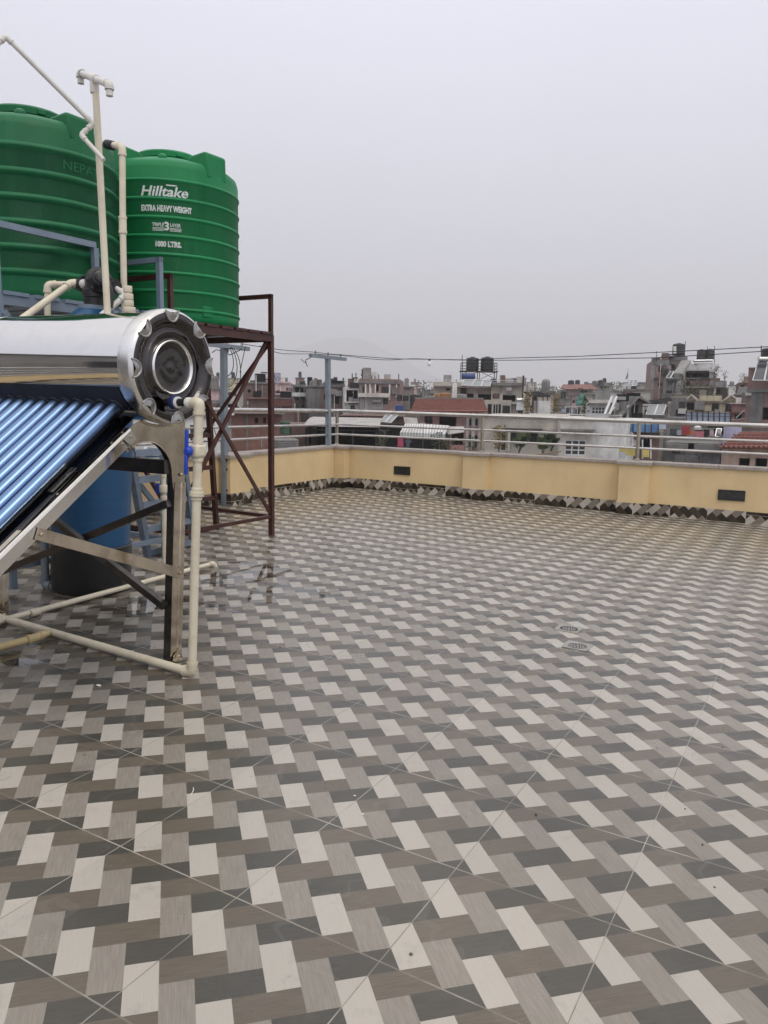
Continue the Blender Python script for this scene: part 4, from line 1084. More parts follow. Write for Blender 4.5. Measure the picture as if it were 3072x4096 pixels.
def slope_roof(t_, F, x0, x1, y0, x2, x3, y1, d0, d1, m_, name='roof', th=.12):
    """roof plane from the eave (x0..x1 at y0, d0 in front) up to its top edge (x2..x3 at y1, d1 behind), with closed sides"""
    def pt(x, y, d):
        P = F.C + F.n * d; return op(x, y, P, F.n)
    a, b, c, d = pt(x0, y0, d0), pt(x1, y0, d0), pt(x3, y1, -d1), pt(x2, y1, -d1)
    n_ = (b - a).cross(d - a).normalized()
    mb = MB(); vs = [a, b, c, d, a - n_ * th, b - n_ * th, c - n_ * th, d - n_ * th]
    mb.add(vs, [(0, 1, 2, 3), (7, 6, 5, 4), (0, 4, 5, 1), (1, 5, 6, 2), (2, 6, 7, 3), (3, 7, 4, 0)])
    # tile courses
    k_ = max(3, int((d - a).length / .32)); n2 = max(4, int((b - a).length / .3))
    for i in range(1, k_):
        f_ = i / k_; p, q = a.lerp(d, f_), b.lerp(c, f_); mb.beam(p + n_ * .02, q + n_ * .02, .05, .04, n_)
    return mb.build(name, m_, t_, smooth=False)
def tank(label, x0, x1, y0, y1, Y, m_, group=None, lid=True, name='rooftop_tank'):
    a, b = dp(x0, y1, Y), dp(x1, y1, Y); R_ = (b - a).length / 2; c = (a + b) / 2; h = dp((x0 + x1) / 2, y0, Y).z - c.z
    t_ = thing(name, label, 'water tank', c, group)
    pr = [(0, 0), (R_, 0)]; nr = 5
    for k in range(nr):
        z_ = h * (.1 + .7 * k / (nr - 1)); pr += [(R_, z_ - h * .03), (R_ * 1.035, z_), (R_, z_ + h * .03)]
    pr += [(R_, h * .87), (R_ * .85, h * .95), (R_ * .38, h * .975)]
    MB().lathe(pr, c, n=20).build('body', m_, t_)
    MB().lathe([(R_ * .38, h * .96), (R_ * .4, h * 1.0), (R_ * .3, h * 1.03), (0, h * 1.04)], c, n=16).build('lid', m_, t_)
    return t_
def tstand(label, x0, x1, y0, y1, Y, m_=None, dep_=1.2, rails=0):
    a, b = dp(x0, y1, Y), dp(x1, y1, Y); zt = dp(x0, y0, Y).z; t_ = thing('tank_stand', label, 'stand', (a + b) / 2); m_ = m_ or c_iron
    n_ = max(2, int((b - a).length / 1.3) + 1)
    for i in range(n_):
        p = a.lerp(b, i / (n_ - 1))
        for d in (0, dep_): MB().beam(V((p.x, p.y + d, p.z)), V((p.x, p.y + d, zt)), .06, .06, V((0, 1, 0))).build('leg', m_, t_, smooth=False)
    MB().beam(V((a.x - .1, a.y + dep_ / 2, zt)), V((b.x + .1, b.y + dep_ / 2, zt)), dep_ + .15, .09).build('platform', m_, t_, smooth=False)
    for i in range(n_ - 1):
        p, q = a.lerp(b, i / (n_ - 1)), a.lerp(b, (i + 1) / (n_ - 1))
        MB().beam(p, V((q.x, q.y, zt)), .04, .04).build('brace', m_, t_, smooth=False); MB().beam(q, V((p.x, p.y, zt)), .04, .04).build('brace', m_, t_, smooth=False)
    if rails:
        zr = dp(x0, rails, Y).z
        for p in (a, b):
            for d in (0, dep_): MB().beam(V((p.x, p.y + d, zt)), V((p.x, p.y + d, zr)), .05, .05, V((0, 1, 0))).build('rail_post', m_, t_, smooth=False)
            for f_ in (.33, .66, 1.): MB().beam(V((p.x, p.y, zt + (zr - zt) * f_)), V((p.x, p.y + dep_, zt + (zr - zt) * f_)), .04, .04).build('guard_rail', m_, t_, smooth=False)
        for f_ in (.33, .66, 1.):
            for d in (0, dep_): MB().beam(V((a.x, a.y + d, zt + (zr - zt) * f_)), V((b.x, b.y + d, zt + (zr - zt) * f_)), .035, .035).build('guard_rail', m_, t_, smooth=False)
    return t_
def panel(label, pts, Y, m_, back=1.0, frame_=True, cat='solar collector', name='solar_collector', group=None, split=1):
    """tilted sheet: pts = photo corners (top-left, top-right, bottom-right, bottom-left); the top edge stands further back"""
    (a, b, c, d) = [dp(p[0], p[1], Y + (back if i < 2 else 0)) for i, p in enumerate(pts)]
    t_ = thing(name, label, cat, (c + d) / 2, group); n_ = (c - d).cross(a - d).normalized()
    vs = [a, b, c, d]; vs += [v - n_ * .05 for v in vs]
    MB().add(vs, [(0, 1, 2, 3), (7, 6, 5, 4), (0, 4, 5, 1), (1, 5, 6, 2), (2, 6, 7, 3), (3, 7, 4, 0)]).build('glass' if frame_ else 'sheet', m_, t_, smooth=False)
    if frame_:
        mb = MB()
        for p, q in ((a, b), (b, c), (c, d), (d, a)): mb.beam(p + n_ * .01, q + n_ * .01, .05, .06, n_)
        for k in range(1, split): mb.beam(d.lerp(c, k / split) + n_ * .01, a.lerp(b, k / split) + n_ * .01, .09, .05, n_)
        mb.build('frame', c_alu, t_, smooth=False)
        mb = MB()
        for p in (a, b): mb.beam(p, V((p.x, p.y, d.z - .02)), .05, .05, V((0, 1, 0)))
        mb.build('stand', c_iron, t_, smooth=False)
    return t_
def pole(label, x, y0, y1, Y, r_=.03, m_=None, x1=None, name='pole', cat='pole', group=None):
    a, b = dp(x, y1, Y), dp(x if x1 is None else x1, y0, Y)
    o = MB().tube([a, b], r_, 6).build(name, m_ or c_iron, loc=a); return tag(o, label, cat, group)
def plant(label, x, y, Y, h, wd, m_, n_=160, seed=1, palm=False, group=None):
    r = random.Random(seed); b = dp(x, y, Y); t_ = thing('plant', label, 'plant', b, group)
    st = MB(); lf = MB()
    for k in range(7):
        a_ = r.uniform(0, 6.28); q = b + V((math.cos(a_) * wd * r.uniform(.1, .45), math.sin(a_) * wd * .4, h * r.uniform(.55, .95)))
        mid = b.lerp(q, .5) + Z * h * .12; st.tube([b, mid, q], [.014, .009, .004], 5)
        if palm:
            for j in range(26):
                f_ = .3 + .7 * j / 26; p_ = (b.lerp(mid, f_ * 2) if f_ < .5 else mid.lerp(q, f_ * 2 - 1)); d_ = (q - b).normalized(); sd_ = d_.cross(Z).normalized() * (1 if j % 2 else -1)
                e = p_ + (sd_ * .8 + d_ * .6 - Z * .25) * h * .3; lf.add([p_, p_.lerp(e, .5) + Z * .05, e], [(0, 1, 2)]); lf.add([p_ - d_ * .03, p_ + d_ * .05, e], [(0, 1, 2)])
    if not palm:
        for k in range(n_):
            a_ = r.uniform(0, 6.28); rr = wd * .5 * r.random() ** .5; zz = h * (.15 + .85 * r.random()); cl = .6 + .4 * math.sin(a_ * 3 + zz * 4)
            c = b + V((math.cos(a_) * rr * cl, math.sin(a_) * rr * cl, zz)); s_ = h * r.uniform(.04, .09)
            d1 = V((r.uniform(-1, 1), r.uniform(-1, 1), r.uniform(-.6, .8))).normalized() * s_; d2 = V((r.uniform(-1, 1), r.uniform(-1, 1), r.uniform(-.6, .8))).normalized() * s_ * .5
            lf.add([c - d1, c + d2, c + d1, c - d2], [(0, 1, 2, 3)])
    st.build('stem', c_leafd if palm else c_leafy, t_); lf.build('foliage', m_, t_, smooth=False); return t_
def garment(label, x0, y0, x1, y1, Y, c, shirt=False, group=None):
    a, b = dp(x0, y0, Y), dp(x1, y1, Y); w_, h = b.x - a.x, a.z - b.z; r = random.Random(int(x0))
    o = V((a.x, Y, b.z)); mb = MB(); n_ = 8
    if shirt: poly_ = [(.2, 0), (.8, 0), (.8, .62), (1., .55), (1.05, .75), (.72, 1.), (.6, .94), (.4, .94), (.28, 1.), (-.05, .75), (0, .55), (.2, .62)]
    else: poly_ = [(0, r.uniform(0, .15)), (.3, r.uniform(0, .1)), (.5, r.uniform(0, .15)), (1., r.uniform(0, .1)), (.97, .6), (1., 1.), (.5, .97), (0, 1.), (.04, .5)]
    mb.prism([(p[0] * w_, p[1] * h) for p in poly_], o, (1, 0, 0), (0, .08, 1), (0, .05, 0))
    ob = mb.build('hanging_cloth', mat('cloth_%s' % '_'.join(str(int(v * 100)) for v in c), c, .9, var=.25, vs=4.), loc=V((a.x, Y, a.z)), smooth=False, bevel=.0)
    return tag(ob, label, 'laundry', group)
# ------------------------------------------------------------------ the ground of the town, hill, haze
mb = MB(); mb.box((0, 2540, GZ - .25), (8900, 5100, .5)); struct(mb.build('ground', c_ground, smooth=False))
m_hill = mat('wooded_hill', (.05, .065, .045), .9, var=.3, vs=.01)
o = MB().box((-12, -1.5, -3), (5, 15, 12.4)).build('house', c_conc, smooth=False); s_ = MB().box((-12, -1.5, 3.32), (5.3, 15.3, .12)).build('roof_slab', c_concd, o, smooth=False)
for k_ in range(5): MB().box((-9.47, -7 + 2.7 * k_, 1.6), (.06, 1.3, 1.2)).build('window', c_glass, o, smooth=False)
tag(o, 'plain house beyond the left edge, seen mirrored in the shiny tank', 'house')
def hill(pts, Y, back, name='hill'):
    rg = random.Random(len(pts)); mb = MB(); rows = [[], [], [], []]
    fine = []
    for (xa, ya), (xb_, yb) in zip(pts, pts[1:]):
        for k in range(5): f_ = k / 5; fine.append((xa + (xb_ - xa) * f_, ya + (yb - ya) * f_ + rg.uniform(-3, 3)))
    fine.append(pts[-1]); vs = []
    for x, y in fine:
        p = dp(x, y, Y); vs += [V((p.x, Y - back, GZ)), V((p.x, Y - back * .45, GZ + (p.z - GZ) * .5)), p, V((p.x, Y + back, GZ))]
    n_ = len(fine); mb.add(vs, [(4 * i + k, 4 * i + 4 + k, 4 * i + 5 + k, 4 * i + 1 + k) for i in range(n_ - 1) for k in range(3)])
    return struct(mb.build(name, m_hill, angle=80))
hill([(300, 1570), (700, 1540), (950, 1500), (1080, 1440), (1200, 1385), (1320, 1352), (1420, 1350), (1500, 1378), (1600, 1430), (1700, 1490), (1820, 1540), (2000, 1570), (2300, 1590)], 4900, 180)
hill([(-400, 1575), (200, 1560), (800, 1575), (1500, 1580), (1900, 1572), (2500, 1585), (3000, 1590), (3600, 1600)], 4800, 140)
hz = MB().box((0, 2540, 195), (9000, 5200, 411.6)).build('haze', None if False else mat('haze_air', (.5, .5, .5)), smooth=False); hz['kind'] = 'stuff'
m = bpy.data.materials.new('haze_air_volume'); m.use_nodes = True; m.node_tree.nodes.clear()
out = m.node_tree.nodes.new('ShaderNodeOutputMaterial'); pv = m.node_tree.nodes.new('ShaderNodeVolumePrincipled')
pv.inputs['Color'].default_value = (.95, .95, .97, 1); pv.inputs['Density'].default_value = HAZE; pv.inputs['Anisotropy'].default_value = .2
m.node_tree.links.new(pv.outputs[0], out.inputs['Volume']); hz.data.materials.clear(); hz.data.materials.append(m)

# ------------------------------------------------------------------ near houses, left to right
t_, F, b = house('low orange brick house seen between the legs of the maroon stand', 40, 915, 1128, 1655, c_brick, 6, 6, [(1019, 1671, 1033, 1693, 'o'), (1053, 1671, 1063, 1693, 'o')],
      [(905, 1650, 1135, 1656, .5, c_concd, 'roof_slab'), (984, 1656, 992, 1800, .05, c_concd, 'pillar'), (1044, 1752, 1049, 1790, .04, c_conc, 'pillar')])
house('wall of stained brick behind the orange brick house', 44, 1120, 1260, 1700, c_brickd, -4, 6, [(1118, 1700, 1165, 1738, 'o')], name='house')
tank('dark green drum standing by the brick wall below the railing', 1119, 1161, 1682, 1736, 39, mat('dull_green_plastic', (.03, .07, .045), .6, var=.3, vs=2))
tank('squat concrete water cistern just above the left parapet', 1092, 1194, 1752, 1800, 36, c_concd, name='cistern')
house('grey plastered house far left behind the maroon ladder', 34, 780, 925, 1658, c_conc, 10, 6, [(842, 1700, 862, 1745, 'w'), (800, 1690, 825, 1740, 'w')], [(770, 1652, 930, 1660, .4, c_white, 'roof_slab')])
house('dark brick house with an upper block and drain pipe, left of the maroon leg', 70, 985, 1100, 1535, c_brickd, 5, 7, [(991, 1558, 1003, 1570, 'o'), (1022, 1562, 1050, 1582, 'o')],
      [(985, 1588, 1098, 1594, .3, c_conc, 'balcony'), (1022, 1500, 1026, 1590, .12, c_ironw, 'drain_pipe')], para=1)
house('brick house with a long brown balcony front behind the left railing', 62, 984, 1170, 1590, c_brickd, -3, 7, [(1101, 1626, 1124, 1642, 'W', 2, 1), (1010, 1640, 1040, 1660, 'o')],
      [(990, 1590, 1098, 1597, .3, c_brick, 'balcony'), (1098, 1596, 1168, 1626, .25, cm('brown_sheet', (.13, .05, .04)), 'balcony_front'), (1098, 1592, 1170, 1596, .3, c_concd, 'balcony')])
t_, F, b = house('light pink house with a stair parapet and white balcony rails', 85, 1096, 1170, 1532, c_pinkl, 8, 7, [(1144, 1550, 1151, 1563, 'w'), (1108, 1560, 1118, 1575, 'o')],
      [(1090, 1572, 1175, 1581, .5, c_pinkl, 'balcony'), (1112, 1526, 1160, 1534, .2, c_pinkl, 'roof_slab'), (1120, 1546, 1124, 1574, .2, c_white, 'pillar'), (1092, 1563, 1170, 1566, .5, c_pinkl, 'rail')])
house('pale violet block rising behind the light pink house', 150, 1088, 1123, 1491, c_lilac, 3, 8, [(1094, 1500, 1100, 1512, 'o')], para=0)
tank('teal plastic tank beside a silver one left of the pink house', 1043, 1053, 1516, 1545, 80, c_teal); tank('second teal plastic tank next to the silver tank', 1054, 1064, 1515, 1545, 80, c_teal)
tank('shiny steel tank right of the teal tanks', 1064, 1076, 1500, 1545, 82, c_silver)
tstand('openwork steel tower behind the teal tanks', 1047, 1062, 1489, 1545, 95, c_iron)
house('grey house with a columned roof pavilion and a white balcony slab', 78, 1172, 1258, 1545, c_conc, -6, 7, [(1180, 1550, 1196, 1572, 'o'), (1200, 1552, 1214, 1572, 'o'), (1218, 1554, 1234, 1573, 'o'), (1180, 1592, 1200, 1632, 'o'), (1205, 1592, 1226, 1632, 'o')],
      [(1172, 1570, 1260, 1587, .8, c_white, 'balcony'), (1166, 1538, 1222, 1547, .4, c_concd, 'roof_slab'), (1228, 1588, 1244, 1640, .08, c_pink, 'wall_panel')])
tank('black tank on the grey pavilion roof', 1198, 1220, 1523, 1545, 80, c_tankb)
tank('pair of grey tubs on the pink house roof', 1128, 1146, 1512, 1530, 88, c_concd); 
house('bare concrete house with blank stained walls', 72, 1236, 1300, 1548, c_concd, 4, 7, [(1290, 1580, 1298, 1604, 'w')], para=1)
house('brick house with one black window and a cluttered roof left of the corner post', 70, 1284, 1382, 1548, c_brickd, -5, 7, [(1330, 1582, 1357, 1616, 'o'), (1294, 1575, 1302, 1600, 'w')],
      [(1280, 1533, 1380, 1548, .15, c_concd, 'parapet'), (1300, 1522, 1370, 1534, .3, c_black, 'shade_roof', -2.)], para=0)
house('white house with open stair front right of the corner post', 66, 1378, 1442, 1548, c_white, 3, 7, [(1386, 1560, 1432, 1608, 'o'), (1402, 1622, 1420, 1640, 'w', 2, 1)],
      [(1376, 1606, 1444, 1612, .4, c_white, 'balcony'), (1398, 1530, 1440, 1552, .1, c_tankb, 'dark_tub', -1.)])
house('brick and white framed house with wide openings, left of the red roofed house', 64, 1436, 1600, 1516, c_brickp, -4, 8, [(1502, 1540, 1514, 1566, 'o'), (1525, 1546, 1555, 1573, 'w', 3, 1), (1530, 1596, 1552, 1618, 'w', 2, 1), (1450, 1545, 1460, 1585, 'w')],
      [(1434, 1522, 1604, 1536, .15, c_concd, 'parapet'), (1500, 1536, 1504, 1572, .1, c_white, 'pillar'), (1556, 1536, 1561, 1600, .1, c_white, 'pillar'), (1584, 1536, 1588, 1590, .1, c_white, 'pillar'), (1460, 1536, 1464, 1660, .1, c_white, 'pillar'), (1478, 1536, 1482, 1590, .1, c_white, 'pillar'), (1434, 1572, 1560, 1590, .35, c_beige2, 'balcony'), (1440, 1590, 1532, 1640, .1, c_conc, 'wall_panel')])
tank('black tank raised on thin legs above the brick and white house', 1446, 1473, 1474, 1500, 68, c_tankb); tstand('thin legged stand under the raised black tank', 1448, 1471, 1500, 1518, 68)
for i, (x, y0) in enumerate(((1478, 1502), (1487, 1500), (1500, 1504), (1515, 1498), (1409, 1494), (1424, 1492), (1595, 1496))): pole('bare starter rod sticking up from the brick and white house', x, y0, 1524, 66, .045, name='roof_rod', group='starter rods on the brick house')
tank('dark blue barrel on the roof beside the red roofed house', 1580, 1614, 1619, 1646, 46, c_blueb, name='barrel')
for i, (x, w_) in enumerate(((1586, 22), (1612, 22), (1640, 26), (1668, 20))): tank('black drum in the row left of the grey house, %s' % ('first from the left', 'second from the left', 'third from the left', 'last in the row')[i], x, x + w_, 1577 + i % 2 * 4, 1604, 58, c_tankb, 'black drums in a row', name='drum')
# arched tin shed
F = Front(42, 1224, 1524, -4)
t_ = thing('shed', 'long open shed under a curved grey tin roof, its inside black', 'shed', F.w(0, GZ))
mb = MB(); N_ = 14
ua, za = F.uz(1216, 1710); ub, _ = F.uz(1520, 1712); zc = F.uz(1370, 1676)[1]
pl = []
for k in range(N_ + 1):
    f_ = k / N_; y_ = za + (zc - za) * math.sin(math.pi * (.06 + f_ * .5)) ; pl.append((f_, y_))
for k in range(N_):
    for j in range(24):
        u0_, u1_ = ua + (ub - ua) * j / 24, ua + (ub - ua) * (j + 1) / 24
        d0_, d1_ = .5 - 5 * pl[k][0], .5 - 5 * pl[k + 1][0]; um_ = (u0_ + u1_) / 2
        for p_, q_, hp, hq in ((u0_, um_, 0, .018), (um_, u1_, .018, 0)):
            mb.quad(F.w(p_, pl[k][1] + hp, d0_), F.w(q_, pl[k][1] + hq, d0_), F.w(q_, pl[k + 1][1] + hq, d1_), F.w(p_, pl[k + 1][1] + hp, d1_))
mb.build('roof', c_tin, t_, smooth=False)
mb = MB(); mbox(mb, F, ua + .1, ub - .1, GZ, zc - .1, -4.6, -4.5); mbox(mb, F, ua + .08, ua + .16, GZ, za - .02, -4.5, 0.); mbox(mb, F, ub - .16, ub - .08, GZ, za - .02, -4.5, 0.); mb.build('wall', c_black, t_, smooth=False)
mb = MB(); mbox(mb, F, ua + .16, ub - .16, F.uz(1300, 1722)[1], F.uz(1300, 1718)[1], -.1, 0)
for f_ in (.0, .33, .66, 1.): u_ = ua + .2 + (ub - ua - .4) * f_; mbox(mb, F, u_ - .04, u_ + .04, GZ, za - .03, -.1, 0)
mb.build('frame', c_iron, t_, smooth=False)
panel('pair of grey glazed panels leaning on the end of the curved tin roof', ((1545, 1660), (1591, 1662), (1562, 1692), (1520, 1688)), 44, c_pvl, .8, split=2)
house('low strip of brick roofs behind the curved tin shed', 50, 1355, 1620, 1662, c_brickd, -3, 6, [], [(1350, 1660, 1625, 1668, .3, c_brick, 'roof_slab')])
# red roofed pink house
t_, F, b = house('pink house with white trims under a broad red tiled roof', 52, 1682, 1928, 1642, c_pink, 2, 9,
      [(1698, 1664, 1730, 1694, 'w', 2, 1), (1758, 1665, 1825, 1712, 'o'), (1876, 1676, 1885, 1702, 'w'), (1901, 1676, 1911, 1702, 'w'), (1806, 1730, 1854, 1782, 'o'), (1870, 1740, 1886, 1790, 'w'), (1897, 1740, 1908, 1790, 'w')],
      [(1866, 1650, 1872, 1810, .12, c_white, 'pillar'), (1888, 1650, 1896, 1810, .12, c_white, 'pillar'), (1914, 1650, 1928, 1810, .1, c_beige2, 'pillar'), (1696, 1652, 1756, 1655, .2, c_white, 'cornice'), (1855, 1706, 1914, 1711, .15, c_pinkl, 'cornice'), (1680, 1690, 1699, 1806, .1, c_white, 'pillar')])
slope_roof(t_, F, 1642, 1952, 1643, 1664, 1930, 1595, 1.0, 3.2, c_terra)
MB().beam(op(1660, 1593, F.C - F.n * 3.2, F.n), op(1934, 1595, F.C - F.n * 3.2, F.n), .25, .14).build('ridge', c_concd, t_, smooth=False)
# striped awning
t_ = thing('awning', 'grey and white striped awning below the red roof', 'awning', dp(1700, 1760, 46))
for nm, mm, par in (('stripe_sheet', c_tinw, 0), ('stripe_sheet', c_tins, 1)):
    mb = MB()
    for seg, (xa, xb_, yt0, yt1, xc, xd, yb0) in enumerate(((1622, 1696, 1693, 1695, 1600, 1694, 1729), (1697, 1799, 1696, 1702, 1695, 1782, 1733))):
        n_ = 16
        for k in range(n_):
            if k % 2 != par: continue
            p0, p1 = dp(xa + (xb_ - xa) * k / n_, yt0 + (yt1 - yt0) * k / n_, 47.2), dp(xa + (xb_ - xa) * (k + 1) / n_, yt0 + (yt1 - yt0) * (k + 1) / n_, 47.2)
            q0, q1 = dp(xc + (xd - xc) * k / n_, yb0 + 3 * k / n_, 45.5), dp(xc + (xd - xc) * (k + 1) / n_, yb0 + 3 * (k + 1) / n_, 45.5)
            dn_ = V((0, 0, -.22)); e_ = V((0, 0, -.035))
            mb.add([p0, p1, q1, q0, p0 + e_, p1 + e_, q1 + e_, q0 + e_], [(0, 1, 2, 3), (7, 6, 5, 4)]); mb.add([q0, q1, q1 + dn_, q0 + dn_, q0 + V((0, .02, 0)), q1 + V((0, .02, 0)), q1 + dn_ + V((0, .02, 0)), q0 + dn_ + V((0, .02, 0))], [(0, 1, 2, 3), (7, 6, 5, 4)])
    mb.build(nm, mm, t_, smooth=False)
MB().beam(dp(1600, 1731, 45.6), dp(1783, 1736, 45.6), .05, .05).build('front_bar', c_iron, t_)
for x in (1603, 1692, 1780): MB().beam(dp(x, 1735, 45.6), dp(x, 1830, 45.6), .06, .06, V((0, 1, 0))).build('post', c_iron, t_)
panel('sagging grey canvas sheet right of the striped awning', ((1784, 1706), (1856, 1706), (1856, 1728), (1790, 1737)), 46.5, c_tin, .8, False, 'canvas', 'canvas_sheet')
house('dark open yard wall behind the awning and tin shed', 49, 1470, 1800, 1700, c_black, 0, 1, [], name='wall', cat='wall')
panel('hanging pale canvas left of the striped awning', ((1614, 1668), (1668, 1672), (1672, 1694), (1618, 1692)), 48, c_tin, .2, False, 'canvas', 'canvas_sheet')
garment('red and pink cloth hanging in the dark yard under the awning', 1590, 1752, 1614, 1790, 41.3, (.30, .045, .09)); garment('dark grey shirt hanging beside the pink cloth', 1619, 1756, 1645, 1790, 41.3, (.06, .07, .09), True)
for i, (x, y, h, wd, mm, lab) in enumerate(((1530, 1800, 1.0, .8, c_leafd, 'thin dark shrub under the curved tin roof'), (1755, 1806, .95, 1.3, c_leafd, 'dark potted shrub below the striped awning'), (1795, 1808, .8, 1.2, c_leafd, 'bushy plant between awning and pink house'), (1890, 1812, .8, 1.4, c_leafd, 'low shrub at the foot of the pink house'), (1995, 1810, 1.3, 1., c_leafy, 'dry climbing plant on the beige house corner'))): plant(lab, x, y, 38, h, wd, mm, 200, i + 3)
tank('ochre clay coloured round tank behind the red roof ridge', 1760, 1803, 1571, 1600, 57, c_ochre); tank('smaller ochre round tank left of the other', 1738, 1760, 1574, 1598, 58, c_ochre); tank('grey round tank behind the right end of the red roof', 1828, 1868, 1577, 1600, 57, c_conc)
o = MB(); a, b_ = dp(1808, 1600, 56), dp(1828, 1536, 56); o.box((a + b_) / 2, (b_.x - a.x, .35, b_.z - a.z)); o.lathe([(.0, 0), (.12, 0), (.1, .06), (0, .08)], (a + b_) / 2 + Z * (b_.z - a.z) / 2, n=12)
tag(o.build('chimney', c_white, loc=a, smooth=False, bevel=.03), 'white upright chimney block behind the red roof', 'chimney')

# big beige house with the tanks
t_, F, b = house('big beige house with a flat slab roof carrying two black tanks', 64, 1736, 1968, 1546, c_beige, -2, 12, [(1786, 1552, 1800, 1562, 'o'), (1866, 1574, 1894, 1594, 'o'), (1910, 1576, 1998, 1600, 'o')],
      [(1734, 1528, 1970, 1547, .5, c_beige, 'parapet'), (1734, 1546, 1968, 1553, .6, c_concd, 'roof_slab'), (1900, 1573, 1910, 1656, .15, c_beige, 'pillar')])
t_, F2, b = house('taller right wing of the big beige house with dark loggia openings', 62, 1966, 2096, 1534, c_beige, -2, 12, [(1971, 1577, 1998, 1594, 'o'), (2006, 1579, 2062, 1606, 'o'), (2070, 1620, 2086, 1655, 'W', 1, 1), (1950, 1618, 1965, 1656, 'w'), (1975, 1616, 1990, 1656, 'W', 1, 1), (1993, 1616, 2006, 1656, 'o')],
      [(1962, 1530, 2100, 1544, .5, c_concd, 'roof_slab'), (2000, 1574, 2008, 1656, .12, c_beige, 'pillar'), (2063, 1578, 2070, 1620, .12, c_beige, 'pillar'), (1968, 1612, 2098, 1617, .3, c_beige2, 'cornice')])
house('lower wall of the big beige house behind the red roof', 61, 1940, 2045, 1600, c_beige, -2, 6, [(1951, 1616, 1966, 1656, 'w'), (1972, 1616, 1992, 1656, 'W', 2, 1), (1994, 1617, 2003, 1656, 'w'), (2010, 1622, 2040, 1656, 'n', 1, 1)], name='house_wall', cat='wall')
t_ = thing('railing', 'thin white rail around the roof of the big beige house', 'railing', dp(1850, 1530, 62.5))
for y in (1519, 1527): MB().beam(dp(1743, y, 62.5), dp(2080, y + 4, 61.5), .04, .04).build('rail', c_ironw, t_, smooth=False)
for k in range(9): MB().beam(dp(1743 + 42 * k, 1517, 62.5 - .12 * k), dp(1743 + 42 * k, 1536, 62.5 - .12 * k), .04, .04, V((0, 1, 0))).build('post', c_ironw, t_, smooth=False)
panel('long tilted grey solar collector on the beige house roof, left half', ((1858, 1520), (1896, 1522), (1884, 1544), (1846, 1542)), 60.8, c_pvl, .9); panel('long tilted grey solar collector on the beige house roof, right half', ((1900, 1521), (1966, 1524), (1960, 1546), (1888, 1545)), 60.8, c_pvl, .9, split=2)
tstand('dark steel stand with guard rails under the two black tanks', 1848, 1986, 1484, 1518, 65, None, 1.4, 1450)
tank('black ribbed tank on the beige house, left of the pair', 1864, 1914, 1429, 1483, 65.6, c_tankb, 'pair of black tanks on the beige house'); tank('black ribbed tank on the beige house, right of the pair', 1922, 1974, 1428, 1483, 65.6, c_tankb, 'pair of black tanks on the beige house')
a, b_ = dp(1846, 1505, 64.5), dp(1900, 1505, 64.5); tb_ = MB().lathe([(0, 0), (.22, .0), (.245, .05), (.245, (b_ - a).length - .05), (.22, (b_ - a).length), (0, (b_ - a).length)], a, b_ - a, 20)
tag(tb_.build('heater_drum', c_blueb, loc=a), 'blue drum lying under the two black tanks', 'drum')
pole('tall thin mast left of the two black tanks', 1849, 1420, 1485, 65, .03, c_iron); pole('tall rusty pole right of the beige house', 2086, 1502, 1660, 60, .07, c_iron, 2094); pole('white lamp pole on the beige house roof', 2000, 1502, 1528, 63, .05, c_ironw)
house('faded grey house peeping over the big beige house', 120, 2050, 2104, 1516, c_concd, 6, 8, [(2070, 1530, 2078, 1542, 'o')], para=1)

# beige bungalow in front with glazed front
t_, F, b = house('beige house with a long dark glazed front just over the parapet', 46, 1936, 2262, 1662, c_beige, -5, 8,
      [(1990, 1729, 2003, 1800, 'W', 1, 1), (2006, 1729, 2020, 1800, 'w'), (2042, 1728, 2078, 1776, 'w', 1, 1), (2080, 1728, 2114, 1776, 'w', 1, 1), (2117, 1729, 2151, 1778, 'w', 1, 1), (2160, 1755, 2182, 1792, 'w', 1, 1)],
      [(1970, 1709, 2172, 1716, .6, c_concd, 'canopy'), (1940, 1660, 2262, 1668, .2, c_beige2, 'cornice'), (2036, 1716, 2042, 1802, .5, c_beige, 'pillar'), (2172, 1709, 2262, 1724, .3, c_beige, 'beam')])
t_, F, b = house('white house end with a large plain wall and a white nine paned window', 43, 2244, 2374, 1672, c_beige2, 6, 8, [(2260, 1758, 2343, 1823, 'W', 3, 3)],
      [(2244, 1714, 2376, 1724, .7, c_concd, 'canopy'), (2240, 1668, 2376, 1676, .15, c_beige2, 'cornice')])
house('bright plain gable end of the white house, windowless', 42.6, 2374, 2487, 1678, c_white, -14, 8, [], [(2370, 1672, 2492, 1682, .06, c_white, 'cornice'), (2354, 1738, 2376, 1840, .05, c_white, 'pillar')], name='house_wing', cat='house')
for i, (x, y, h, wd, lab) in enumerate(((2075, 1815, 1.1, 1.3, 'palm like plant before the dark glazing'), (2170, 1818, 1.0, 1.5, 'pale leafed palm plant left of the nine paned window'), (2205, 1806, 1.0, .9, 'dark palm fronds beside the nine paned window'))): plant(lab, x, y, 40, h, wd, (c_leaf, c_leaf, c_leafd)[i], seed=i + 20, palm=True)
t_ = thing('roof_rail', 'white edge rail on the roof of the long beige house', 'railing', dp(2300, 1662, 50))
for y in (1654, 1661): MB().beam(dp(2118, y, 50), dp(2488, y + 8, 50), .045, .045).build('rail', c_ironw, t_, smooth=False)
for k in range(8): MB().beam(dp(2120 + 52 * k, 1650 + k, 50), dp(2120 + 52 * k, 1668 + k, 50), .05, .05, V((0, 1, 0))).build('post', c_ironw, t_, smooth=False)
for i, (x0, x1, y0) in enumerate(((2110, 2480, 1800),)):
    pole('bamboo pole lying slanted over the parapet coping far behind', 2120, 1806, 1822, 36, .03, c_leafy, 2245)
